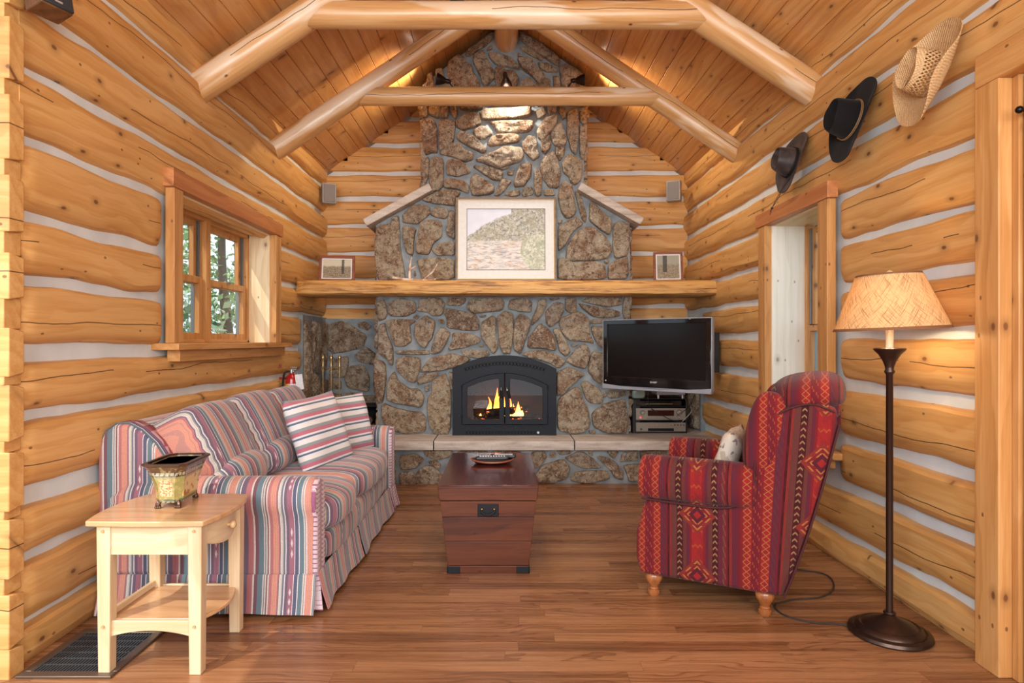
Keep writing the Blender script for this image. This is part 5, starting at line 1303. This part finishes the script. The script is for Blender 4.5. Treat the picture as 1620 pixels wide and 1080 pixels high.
# ------------------------------------------------------------------ audio gear on the hearth in the right niche
HZ = .405
SV = plain('champagne_metal', srgb(156,146,134), .35, .5)
def gear(name, label, cat, x0, x1, y, z0, z1, mat, depth=.30):
    t = thing(name, label, cat, ((x0+x1)/2, y, z0)); w = (x1-x0)/2
    finish(BX(-w, w, .004, depth, .006, z1-z0), 'case', BLK, t, bevel=.003)
    finish(BX(-w, w, -.008, .004, .006, z1-z0), 'front_panel', mat, t, bevel=.002)
    return t, w, z1-z0
yG = 6.18
def gx(px): return P(px, 0, yG).x
def gz(py): return P(0, py, yG).z
rk = thing('media_rack', 'black open shelf rack standing on the hearth in the right niche', 'rack', ((gx(1000)+gx(1086))/2, yG+.2, HZ))
w = (gx(1086)-gx(1000))/2
finish(BX(-w, -w+.075, -.22, .2, 0, .33), 'side_panel', BLK, rk, bevel=.003); finish(BX(w-.012, w, -.22, .2, 0, .33), 'side_panel', BLK, rk, bevel=.003)
for z in (.005, .118, .255, .33): finish(BX(-w+.0, w, -.20, .2, z, z+.008), 'shelf', BLK, rk, bevel=.002)
x0, x1 = gx(1005), gx(1083)
t, w, h = gear('disc_player', 'slim silver disc player, lowest unit on the black rack beside the fireplace', 'disc player', x0, x1, yG-.03, HZ+.014, HZ+.108, SV)
finish(BX(-w*.52, w*.52, -.0095, -.008, .012, .038), 'display', GBm, t); finish(BX(-w*.3, w*.3, -.0105, -.008, .058, .080), 'disc_tray', SV, t, bevel=.002)
DKN = plain('dark_metal_knob', (.12,.11,.1), .3, .8)
for x, z, r_ in ((-w*.8,.03,.010),(w*.55,.07,.008),(w*.68,.07,.008),(w*.8,.07,.008),(w*.92,.07,.008),(w*.4,.07,.005)):
    bm = NB(); cyl(bm, (x,-.008,z), (x,-.014,z), r_, 12); finish(bm, 'button', DKN, t)
t, w, h = gear('receiver', 'silver audio receiver with two big dials above the disc player on the black rack', 'receiver', x0, x1, yG-.03, HZ+.127, HZ+.248, SV)
g = Mt('red_display'); g.set(col=(.02,.002,.002), rough=.1, emit=(.8,.05,.03), estr=.006)
finish(BX(-w*.53, w*.53, -.0095, -.008, .045, .10), 'display', g.m, t)
for x, z, r_ in ((-w*.74,.078,.019),(w*.74,.078,.024),(w*.74,.028,.011)):
    bm = NB(); cyl(bm, (x,-.008,z), (x,-.020,z), r_, 24); k_ = finish(bm, 'dial', plain('dial_metal', (.5,.47,.44), .25, .8), t, bevel=.002)
    bm = NB(); cyl(bm, (x,-.008,z), (x,-.011,z), r_*1.18, 24); finish(bm, 'dial_ring', BLK, k_)
bm = NB()
for i in range(14): cyl(bm, (-w*.55+i*w*.085,-.008,.022), (-w*.55+i*w*.085,-.011,.022), .003, 8)
finish(bm, 'buttons', BLK, t, weld=False)
g = Mt('power_led'); g.set(col=(.8,.05,.05), emit=(1,.1,.1), estr=1.)
bm = NB(); cyl(bm, (-w*.82,-.008,.03), (-w*.82,-.012,.03), .009, 12); finish(bm, 'power_button', g.m, t)
t, w, h = gear('video_recorder', 'flat black video player on top of the silver receiver', 'video player', x0+.0, x1-.04, yG-.03, HZ+.264, HZ+.318, GBm)
bm = NB(); box(bm, -w*.6, w*.6, -.010, -.008, .020, .030); finish(bm, 'slot', plain('slot_gold', srgb(110,100,60), .4, .5), t)
bx_ = thing('set_top_box', 'small silver box on two feet above the black video player under the television', 'media box', ((gx(1038)+gx(1083))/2, yG-.0, HZ+.338))
w = (gx(1083)-gx(1038))/2; finish(BX(-w, w, -.02, .2, .035, .115), 'case', SIL, bx_, bevel=.006)
for x in (-w+.02, w-.02): bm = NB(); cyl(bm, (x,.0,0), (x,.0,.035), .016, 14); finish(bm, 'foot', plain('chrome', (.7,.7,.72), .15, 1.), bx_)
CON = plain('clear_plastic', srgb(150,168,160), .2, coat=.4)
bm = NB(); xx = (gx(996)+gx(1019))/2; softbox(bm, (0,0,0), (.068,.05,.055), p=4, n=6); o = finish(bm, 'plastic_tub', CON, loc=(xx+.01, yG-.0, HZ+.338+.056), angle=60); tag(o, 'cloudy plastic tub on the left end of the black media rack under the television', 'plastic tub')
for k, (pts, lb) in enumerate(((((1027,618,6.0),(1025,630,6.02),(1030,645,6.1),(1045,655,6.12),(1062,664,6.12),(1080,667,6.12)), 'black cable drooping across the front of the silver receiver'), (((1098,625,5.95),(1092,640,6.02),(1082,650,6.1),(1070,658,6.13)), 'black cable hanging from the television toward the receiver dial'), (((1092,640,6.05),(1094,650,6.1),(1086,660,6.12),(1078,668,6.13)), 'pale cable looping beside the right end of the receiver'))):
    bm = NB(); tube(bm, smoothpts([P(*p) for p in pts], 6), .0035, 6); o = finish(bm, 'cable', BLK if k < 2 else plain('grey_cable', (.35,.35,.33), .5)); tag(o, lb, 'cable', 'audio cables')
# ------------------------------------------------------------------ picture and frames on the mantel
def m_paint(kind):
    g = Mt('print_'+kind); x, y, z = g.xyz()
    n1 = g.noise(g.vec(x*1., z*1., 0.), 9 if kind == 'river' else 30, 4, .6); n2 = g.noise(g.vec(x, z, 3.), 42 if kind == 'river' else 160, 7, .8, 1.); n3 = g.noise(g.vec(x*.45, z*1.9, 6.), 22 if kind == 'river' else 60, 6, .7, 1.2)
    H = .305 if kind == 'river' else .10
    h = z/H     # -1..1
    ink = n2.ss(.40,.60)
    if kind == 'river':
        ridge = .62+ (x*1.1) - (x*x*2.)
        sky = (h - ridge - n1*.25).ss(-.02, .06)*x.lt(.05)
        ink = g.mix(n1.ss(.5,.62)*.55, ink, (1,1,1)) if kind == 'river' else ink
        fol = g.mix(ink, srgb(196,196,184), g.mix(n1.ss(.4,.6), srgb(112,110,104), srgb(140,134,108)))
        riv = g.mix(n3.ss(.42,.66), srgb(216,212,206), g.mix(n1.ss(.45,.6), srgb(150,146,150), srgb(176,140,110)))
        bush = (g.math('SQRT', (x-.30)*(x-.30)*1.2 + (z+.12)*(z+.12)) - n1*.1).lt(.12)
        c = g.mix((h+.12-n1*.15).ss(-.03, .03), riv, fol); c = g.mix(bush, c, g.mix(ink, srgb(214,216,196), srgb(150,156,132)))
        c = g.mix(sky, c, g.mix(n1, srgb(226,228,238), srgb(196,204,222)))
    else:
        sky = h.gt(.2+0.); land = g.mix(ink, srgb(176,164,138), srgb(70,62,48))
        c = g.mix((h - n1*.5).ss(-.1,.1), land, srgb(196,190,170) if kind == 'lake' else srgb(150,148,134))
        tree = ((x-(.055 if kind == 'lake' else -.03)).abs() - n2*.016).lt(.004 if kind == 'lake' else .012)*h.gt(-.5); c = g.mix(tree*.85, c, srgb(44,42,34))
        c = g.mix((g.noise(g.vec(x, z, 9.), 40, 3)-.0).ss(.55,.6)*h.lt(-.1)*.6, c, srgb(120,84,56))
    g.set(col=c, rough=.5); return g.m
MATW = plain('mat_board', srgb(222,222,218), .8)
def frame(name, label, cat, W_, H_, fw, mw, loc, rz, tilt, fm, kind, group=None):
    t = thing(name, label, cat, loc, (R(tilt), 0, R(rz)), group)
    bm = NB(); ring_prism(bm, [(-W_/2,0),(-W_/2,H_),(W_/2,H_),(W_/2,0)], [(-W_/2+fw,fw),(-W_/2+fw,H_-fw),(W_/2-fw,H_-fw),(W_/2-fw,fw)], -.012, .012); finish(bm, 'frame', fm, t, bevel=.003)
    bm = NB(); ring_prism(bm, [(-W_/2+fw-.002,fw-.002),(-W_/2+fw-.002,H_-fw+.002),(W_/2-fw+.002,H_-fw+.002),(W_/2-fw+.002,fw-.002)], [(-W_/2+fw+mw,fw+mw),(-W_/2+fw+mw,H_-fw-mw),(W_/2-fw-mw,H_-fw-mw),(W_/2-fw-mw,fw+mw)], -.003, .004); finish(bm, 'mat_board', MATW, t)
    a, b = W_/2-fw-mw+.001, H_/2-fw-mw+.001
    finish(BX(-a, a, -.001, .004, -b, b), 'print', m_paint(kind), t, loc=(0,0,H_/2))
    finish(BX(-W_/2+.004, W_/2-.004, .005, .010, .004, H_-.004), 'backing', BLK, t)
    return t
FRB = wood('frame_brown', [srgb(84,66,52), srgb(112,92,74), srgb(128,106,88)], 'x', knots=0, rough=.4)
big = frame('framed_picture', 'large framed river landscape print with wide white mat standing on the mantel centre', 'picture', .960, .805, .022, .088, (P(800.5,0,5.99).x, 5.985, 1.868), 0, -3.0, FRB, 'river')
bm = NB(); ring_prism(bm, [(-.459,.021),(-.459,.784),(.459,.784),(.459,.021)], [(-.452,.028),(-.452,.777),(.452,.777),(.452,.028)], -.010, -.002); finish(bm, 'gold_fillet', plain('gold_leaf', srgb(190,160,110), .4, .4), big)
bm = NB(); ring_prism(bm, [(-.3725,.1075),(-.3725,.6975),(.3725,.6975),(.3725,.1075)], [(-.368,.112),(-.368,.693),(.368,.693),(.368,.112)], -.0045, -.001); finish(bm, 'mat_bevel', plain('mat_edge', srgb(90,86,84), .8), big)
RW = wood('frame_redwood', [srgb(92,46,32), srgb(122,66,46), srgb(140,80,58)], 'x', knots=0, rough=.4)
frame('framed_photo', 'small rustic framed lake photograph on the left end of the mantel', 'framed photo', .335, .262, .026, .012, (P(532.5,0,6.02).x, 6.02, 1.868), 8, -14, RW, 'lake', 'small framed photos')
frame('framed_photo', 'small rustic framed mountain photograph on the right end of the mantel', 'framed photo', .275, .300, .022, .012, (P(1058.5,0,6.02).x, 6.04, 1.868), -8, -12, RW, 'peak', 'small framed photos')
# antler
BONE = Mt('antler_bone'); x, y, z = BONE.xyz(); n_ = BONE.noise(BONE.coord(), 18, 3); BONE.set(col=BONE.mix(n_.ss(.4,.65), srgb(226,208,190), srgb(170,128,100)), rough=.5)
bm = NB(); A = lambda px, py, D=5.93: tuple(P(px, py, D)-Vector((-.85, 5.95, 1.868)))
tube(bm, smoothpts([A(620,438.5),A(630,440.5),A(645,442),A(660,442.5),A(676,442.5),A(690,441.5)], 5), [.006]+[.013]*6+[.012]*10+[.011]*6+[.007]*2+[.004], 10)
tube(bm, smoothpts([A(648,441),A(648,432),A(648.5,422),A(651,407,5.96)], 5), [.014]*4+[.013]*4+[.011]*3+[.009]*2+[.006,.005,.003], 10)
tube(bm, smoothpts([A(649,426),A(654,423),A(658,420)], 4), [.012,.011,.010,.009,.008,.007,.005,.004,.002], 8)
tube(bm, smoothpts([A(670,442),A(678,436,5.9),A(686,428,5.88),A(692,417,5.87)], 5), [.010]*6+[.009]*4+[.008]*2+[.006,.005,.004,.002], 8)
o = finish(bm, 'antler', BONE.m, loc=(-.85, 5.95, 1.868), angle=80, weld=False); tag(o, 'shed deer antler with upright tines lying on the mantel left of the river picture', 'antler')
# ------------------------------------------------------------------ satellite speakers
GRY = Mt('speaker_grille'); x, y, z = GRY.xyz(); w_ = (x*900.).sin()*(z*900.).sin(); GRY.set(col=GRY.mix(w_*.5+.5, srgb(92,86,86), srgb(140,134,132)), rough=.6)
def sat(lb, c, rz):
    t = thing('wall_speaker', lb, 'speaker', c, (0, 0, R(rz)), 'small satellite speakers')
    finish(BX(-.072,.072,.0,.10,-.105,.105), 'cabinet', plain('silver_cabinet', srgb(160,156,152), .4, .3), t, bevel=.008)
    finish(BX(-.058,.058,-.008,.002,-.092,.092), 'grille', GRY.m, t, bevel=.004)
    bm = NB(); tube(bm, smoothpts([(.0,.09,.0),(.0,.15,-.03),(.02,.2,-.05)], 4), .008, 8); finish(bm, 'bracket', BLK, t)
sat('silver satellite speaker high on the left log wall near the chimney', (P(522,306,6.58).x+.0, 6.56, P(0,306,6.58).z), 25)
sat('silver satellite speaker high on the right log wall near the chimney', (P(1064,302,6.5).x+.0, 6.48, P(0,302,6.5).z), -25)
bs = thing('wall_speaker', 'black speaker hung high at the near end of the left log wall', 'speaker', (-1.765, 2.47, 2.70))
e_ = (R(-13), 0, R(68)); bs.rotation_euler = e_
finish(BX(-.062,.062,-.01,.085,-.11,.11), 'cabinet', wood('speaker_walnut', [srgb(60,36,20), srgb(92,58,32), srgb(110,72,42)], 'z', knots=0), bs, bevel=.006)
finish(BX(-.060,.060,-.02,-.008,-.107,.107), 'grille', plain('charcoal_grille', (.02,.022,.026), .6), bs, bevel=.005)
finish(BX(-.014,.014,-.022,-.019,-.092,-.085), 'badge', plain('badge_silver', (.6,.6,.6), .3, .6), bs)
bm = NB(); tube(bm, [(0,.08,0),(0,.17,.02)], .012, 8); finish(bm, 'bracket', BLK, bs)
# ------------------------------------------------------------------ spotlights on the chimney
BRZ2 = plain('spot_bronze', srgb(44,30,24), .35, .6)
g = Mt('spot_lens'); g.set(col=(1,.95,.85), emit=(1.,.86,.66), estr=20.)
def spot(lb, c, d, foot):
    t = thing('spotlight', lb, 'spotlight', c, group='chimney spotlights'); d = Vector(d).normalized()
    q = d.to_track_quat('Z', 'Y').to_matrix()
    bm = NB(); lathe(bm, [(0,-.06),(.018,-.06),(.022,-.045),(.020,-.025),(.030,-.01),(.048,.03),(.056,.062),(.053,.062),(.045,.03),(.02,-.0),(0,-.0)], seg=28)
    for v in bm.verts: v.co = q @ v.co
    finish(bm, 'shade', BRZ2, t, angle=50)
    bm = NB(); lathe(bm, [(0,.028),(.040,.028),(.040,.034),(0,.036)], seg=20)
    for v in bm.verts: v.co = q @ v.co
    finish(bm, 'lamp', g.m, t)
    bm = NB(); f = Vector(foot)-Vector(c); tube(bm, smoothpts([tuple(-d*.055), tuple(-d*.05+f*.5), tuple(f)], 4), .007, 8); bmesh.ops.create_icosphere(bm, subdivisions=2, radius=.017, matrix=Matrix.Translation(-d*.058)); finish(bm, 'arm', BRZ2, t, weld=False)
    bm = NB(); box(bm, f.x-.035, f.x+.035, f.y-.01, f.y+.012, f.z-.035, f.z+.035); finish(bm, 'wall_plate', BRZ2, t, bevel=.008, weld=False)
SD = 5.88
cL, cC, cR = P(701,127,SD), P(800,126,SD), P(915,127,SD)
spot('dark bronze spotlight on the left of the chimney, its cone turned left', cL, (-.9,-.1,.15), (cL.x+.09, 6.07, cL.z-.09))
spot('dark bronze spotlight at the middle of the chimney, its cone turned down at the stones', cC, (.12,.75,-.75), (cC.x, 6.07, cC.z-.10))
spot('dark bronze spotlight on the right of the chimney, its cone turned right', cR, (.9,-.15,.0), (cR.x-.09, 6.07, cR.z-.09))
light('SPOT', 'spot_left', cL+Vector((-.06,-.01,.01)), 60, (1,.80,.54), .03, target=cL+Vector((-.9,-.10,-.22)), spot=120, blend=.9)
light('SPOT', 'spot_right', cR+Vector((.06,-.01,.0)), 60, (1,.80,.54), .03, target=cR+Vector((.9,-.10,-.22)), spot=120, blend=.9)
light('SPOT', 'spot_centre', cC+Vector((.0,-.04,-.06)), 40, (1,.92,.80), .03, target=cC+Vector((.05,.26,-.36)), spot=110, blend=.9)
for px, lb in ((724,'dark spotlight hung near the ridge above the nearest tie beam, left of the peak'), (905,'dark spotlight hung near the ridge above the nearest tie beam, right of the peak')):
    q = P(px, -4, 4.35); t = thing('track_spotlight', lb, 'spotlight', q, group='spotlights above the near tie beam')
    bm = NB(); lathe(bm, [(0,-.05),(.03,-.05),(.034,.0),(.05,.05),(.047,.05),(.02,.0),(0,0)], seg=20); finish(bm, 'shade', BRZ2, t, rot=(R(150), 0, 0), angle=50)
    light('SPOT', 'track_light', (q.x, q.y, q.z-.08), 60, (1,.92,.80), .06, target=(q.x*2.5, q.y+1.2, 0), spot=118, blend=.9)
    bm = NB(); zc_ = APX-SLOPE*abs(q.x)-q.z; tube(bm, [(0,0,.02),(0,0,zc_)], .008, 8); finish(bm, 'stem', BRZ2, t)
# ------------------------------------------------------------------ fire tools and extinguisher
BRS = plain('polished_brass', srgb(196,176,130), .22, .95)
ft = thing('fireplace_tool_set', 'brass fireplace tool stand with poker, shovel and brush in the left niche', 'fireplace tools', (P(524,0,5.98).x, 5.98, HZ))
bm = NB(); lathe(bm, [(0,0),(.10,0),(.10,.012),(.03,.03),(.012,.05),(.009,.06),(.009,.66),(.014,.68),(.009,.70),(.016,.73),(.018,.75),(.010,.77),(0,.772)], seg=24); finish(bm, 'stand', BRS, ft, angle=50)
bm = NB(); tube(bm, [(-.085,0,.635),(.085,0,.635)], .005, 8); tube(bm, [(0,-.05,.635),(0,.05,.635)], .005, 8); finish(bm, 'cross_bar', BRS, ft, weld=False)
for nm, dx, dy in (('poker', -.075, -.01), ('shovel', .012, -.045), ('brush', .08, -.005)):
    bm = NB(); x, y = dx, dy; tube(bm, [(x,y,.12),(x,y,.64)], .0045, 8); lathe(bm, [(0,.64),(.008,.64),(.011,.67),(.007,.70),(.013,.735),(.014,.75),(.006,.765),(0,.766)], c=(x,y,0), seg=14)
    if nm == 'shovel': prism(bm, [(x-.04,.03),(x+.04,.03),(x+.035,.13),(x-.035,.13)], y-.006, y+.002)
    if nm == 'brush': lathe(bm, [(0,.02),(.03,.02),(.028,.09),(.012,.12),(0,.12)], c=(x,y,0), seg=14)
    if nm == 'poker': tube(bm, [(x,y,.12),(x,y,.03),(x+.02,y,.05)], .005, 8)
    finish(bm, nm, BRS, ft, weld=False, angle=50)
REDP = plain('extinguisher_red', srgb(176,24,30), .22, coat=.4)
eq = P(462, 612, 5.42)
ex = thing('fire_extinguisher', 'small red fire extinguisher with paper tags on the left wall beyond the sofa', 'fire extinguisher', (XL+.10, 5.42, P(0,637,5.42).z))
bm = NB(); lathe(bm, [(0,0),(.045,0),(.050,.01),(.050,.20),(.044,.225),(.022,.245),(.018,.255),(0,.256)], seg=28); finish(bm, 'cylinder', REDP, ex, angle=50)
bm = NB(); lathe(bm, [(0,.250),(.016,.250),(.016,.285),(0,.286)], seg=14); box(bm, -.008, .045, -.006, .006, .282, .292); box(bm, -.008, .05, -.006, .006, .300, .308); bmesh.ops.create_icosphere(bm, subdivisions=2, radius=.012, matrix=Matrix.Translation((.02,-.015,.27))); finish(bm, 'valve', plain('valve_metal', (.4,.4,.42), .3, .8), ex, weld=False)
bm = NB(); tube(bm, smoothpts([(-.01,0,.27),(-.05,-.02,.26),(-.066,-.02,.18),(-.066,-.02,.04)], 5), .009, 8); finish(bm, 'hose', BLK, ex)
g = Mt('instruction_label'); x, y, z = g.xyz(); ln = ((z*210.).fract()).lt(.35)*g.noise(g.vec(x*160., z*40., 0.), 1, 2).gt(.45)
g.set(col=g.mix(z.gt(.115)*x.lt(-.01)*1., g.mix(ln*.5, srgb(226,226,230), srgb(90,90,110)), srgb(222,196,50)), rough=.5)
bm = NB(); r = [[(.0507*cos(a), .0507*sin(a), z) for a in [pi+R(10)+R(160)*k/16 for k in range(17)]] for z in (.03, .165)]
loft(bm, r, caps=False, closed=False); finish(bm, 'label', g.m, ex)
g = Mt('paper_tag'); x, y, z = g.xyz(); g.set(col=g.mix(((z*170.).fract()).lt(.3)*g.noise(g.vec(x*200., z*60., 0.), 1, 2).gt(.5)*.7, srgb(232,232,236), srgb(100,100,120)), rough=.6)
tg = finish(BX(-.03,.03,-.0008,.0008,-.13,0), 'inspection_tag', g.m, ex, loc=(.068, -.03, .245), rot=(0, R(-8), R(10)))
text('FIRE', .022, plain('label_red', (.6,.02,.02), .5), ex, (.0, -.0515, .145), name='lettering', ext=.0002)
bm = NB(); box(bm, -.10, -.055, -.02, .02, .20, .22); cyl(bm, (-.085,-.02,.30), (-.085,-.02,.335), .008, 8); finish(bm, 'wall_hook', plain('red_hook', srgb(150,30,34), .4), ex, weld=False)
# dark wood box in the left niche
wbx = thing('log_box', 'black firewood box standing in the left niche behind the striped pillows', 'firewood box', (-1.32, 6.28, HZ))
bm = NB(); ring_prism(bm, [(-.24,0),(-.24,.27),(.15,.27),(.15,0)], [(-.23,.01),(-.23,.26),(.14,.26),(.14,.01)], -.14, .16); finish(bm, 'shell', DARK, wbx)
finish(BX(-.235,.145,.14,.155,.005,.265), 'back_panel', DARK, wbx)
for (x, z, r_) in ((-.16,.05,.04),(-.06,.048,.038),(.05,.05,.04),(-.11,.12,.035),(.0,.125,.04)):
    bm = NB(); cyl(bm, (x-1.32, 6.16, HZ+z+.002), (x-1.32, 6.42, HZ+z+.002), r_, 14); 
    for v in bm.verts: v.co -= Vector((x-1.32, 6.29, HZ+z))
    o = finish(bm, 'firewood', wood('bark', [srgb(38,28,22), srgb(58,44,34), srgb(70,54,42)], 'y', knots=0), loc=(x-1.32, 6.29, HZ+z)); tag(o, 'split log stored in the black box in the left niche', 'firewood', 'logs in the niche box')
# ------------------------------------------------------------------ trees outside the left windows
def tree(lb, x, y, h, rad, cols, seed, nleaf=2600):
    t = thing('tree', lb, 'tree', (x, y, -.6), group='trees outside the left window'); rg = random.Random(seed)
    bm = NB(); tube(bm, smoothpts([(0,0,0),(.06,.04,h*.3),(-.05,.02,h*.6),(0,0,h*.95)], 5), [.13*(1-k/20.) for k in range(16)], 10)
    finish(bm, 'trunk', wood('bark', [srgb(38,28,22), srgb(58,44,34), srgb(70,54,42)], 'y', knots=0), t)
    bm = NB(); lay = bm.verts.layers.float.new('rnd')
    cl = [Vector((rg.gauss(0, rad*.45), rg.gauss(0, rad*.45), h*(.12+.85*rg.random()))) for _ in range(46)]
    for i in range(nleaf):
        c = rg.choice(cl); p = c + Vector((rg.gauss(0, .26), rg.gauss(0, .26), rg.gauss(0, .20)))
        d = Vector((rg.gauss(0,1), rg.gauss(0,1), rg.gauss(0,1))).normalized(); e = d.cross(Vector((rg.random(), rg.random(), 1))).normalized(); s = .05+.05*rg.random()
        vs = [bm.verts.new(p+q) for q in (-d*s, e*s*.5, d*s, -e*s*.5)]; r = rg.random()
        for v in vs: v[lay] = r
        bm.faces.new(vs)
    finish(bm, 'leaves', cols, t, weld=False)
def leafm(nm, a, b):
    g = Mt(nm); r = g.attr('rnd'); g.set(col=g.mix(r, a, b), rough=.6, sub=0.); return g.m
LG = leafm('leaf_green', srgb(110,150,96), srgb(180,206,150)); LD = leafm('leaf_dark', srgb(78,116,84), srgb(140,172,130)); LP = leafm('leaf_pale', srgb(140,160,120), srgb(206,214,190))
tree('dark green tree close outside, seen through the left sashes of the left window', -5.4, 8.2, 5.2, 1.2, LD, 1)
tree('leafy green tree outside the left window, in the middle of the right sashes', -4.6, 10.4, 5.5, 1.3, LG, 2)
tree('pale green tree farther out behind the others beyond the left window', -8.2, 15.5, 7.5, 2.2, LP, 3, 3400)
tree('broad green tree at the right edge of the left window view', -5.6, 14.0, 6.5, 1.8, LG, 4, 3200)
tree('dark tree far off to the left beyond the left window', -9.5, 12.0, 7., 2., LD, 5, 3000)
tree('low pale tree near the house, below the others in the left window', -4.9, 9.0, 2.6, 1.1, LP, 6, 2000)
# ------------------------------------------------------------------ light, world, camera
wd = bpy.data.worlds.new('sky'); SC.world = wd; wd.use_nodes = True; nt = wd.node_tree; bg = nt.nodes['Background']
bg.inputs[0].default_value = (.80, .90, 1., 1); bg.inputs[1].default_value = 1.5
sun = light('SUN', 'sun', (0,0,8), 2.2, (1,.95,.86), .02); sun.rotation_euler = (R(35), R(-28), 0)
light('AREA', 'rear_fill_light', (-1.2, -1.3, 2.2), 130, (.96,.98,1), 2.2, target=(0, 5, 1.4), size_y=1.8)  # added fill light behind the camera, no actual window modelled there
light('AREA', 'rear_fill_light', (1.3, -1.0, 2.0), 90, (1,.97,.93), 1.6, target=(0, 5, 2.4), size_y=1.8)  # second added fill, aimed higher to brighten the ceiling
cam = bpy.data.cameras.new('camera'); co = bpy.data.objects.new('camera', cam); COL.objects.link(co); SC.camera = co
co.location = (0, 0, EYE); co.rotation_euler = (pi/2, 0, 0); cam.sensor_width = 36; cam.lens = 36*F/1620; cam.shift_x = (810-VX)/1620; cam.shift_y = 0; cam.clip_start = .05; cam.clip_end = 100
vs = SC.view_settings; vs.view_transform = 'Standard'; vs.look = 'None'; vs.exposure = .27; vs.gamma = 1; vs.use_curve_mapping = False
SC.cycles.use_denoising = True; SC.cycles.max_bounces = 8; SC.cycles.diffuse_bounces = 5; SC.cycles.transparent_max_bounces = 16; SC.cycles.caustics_reflective = False; SC.cycles.caustics_refractive = False; SC.cycles.sample_clamp_indirect = 6.
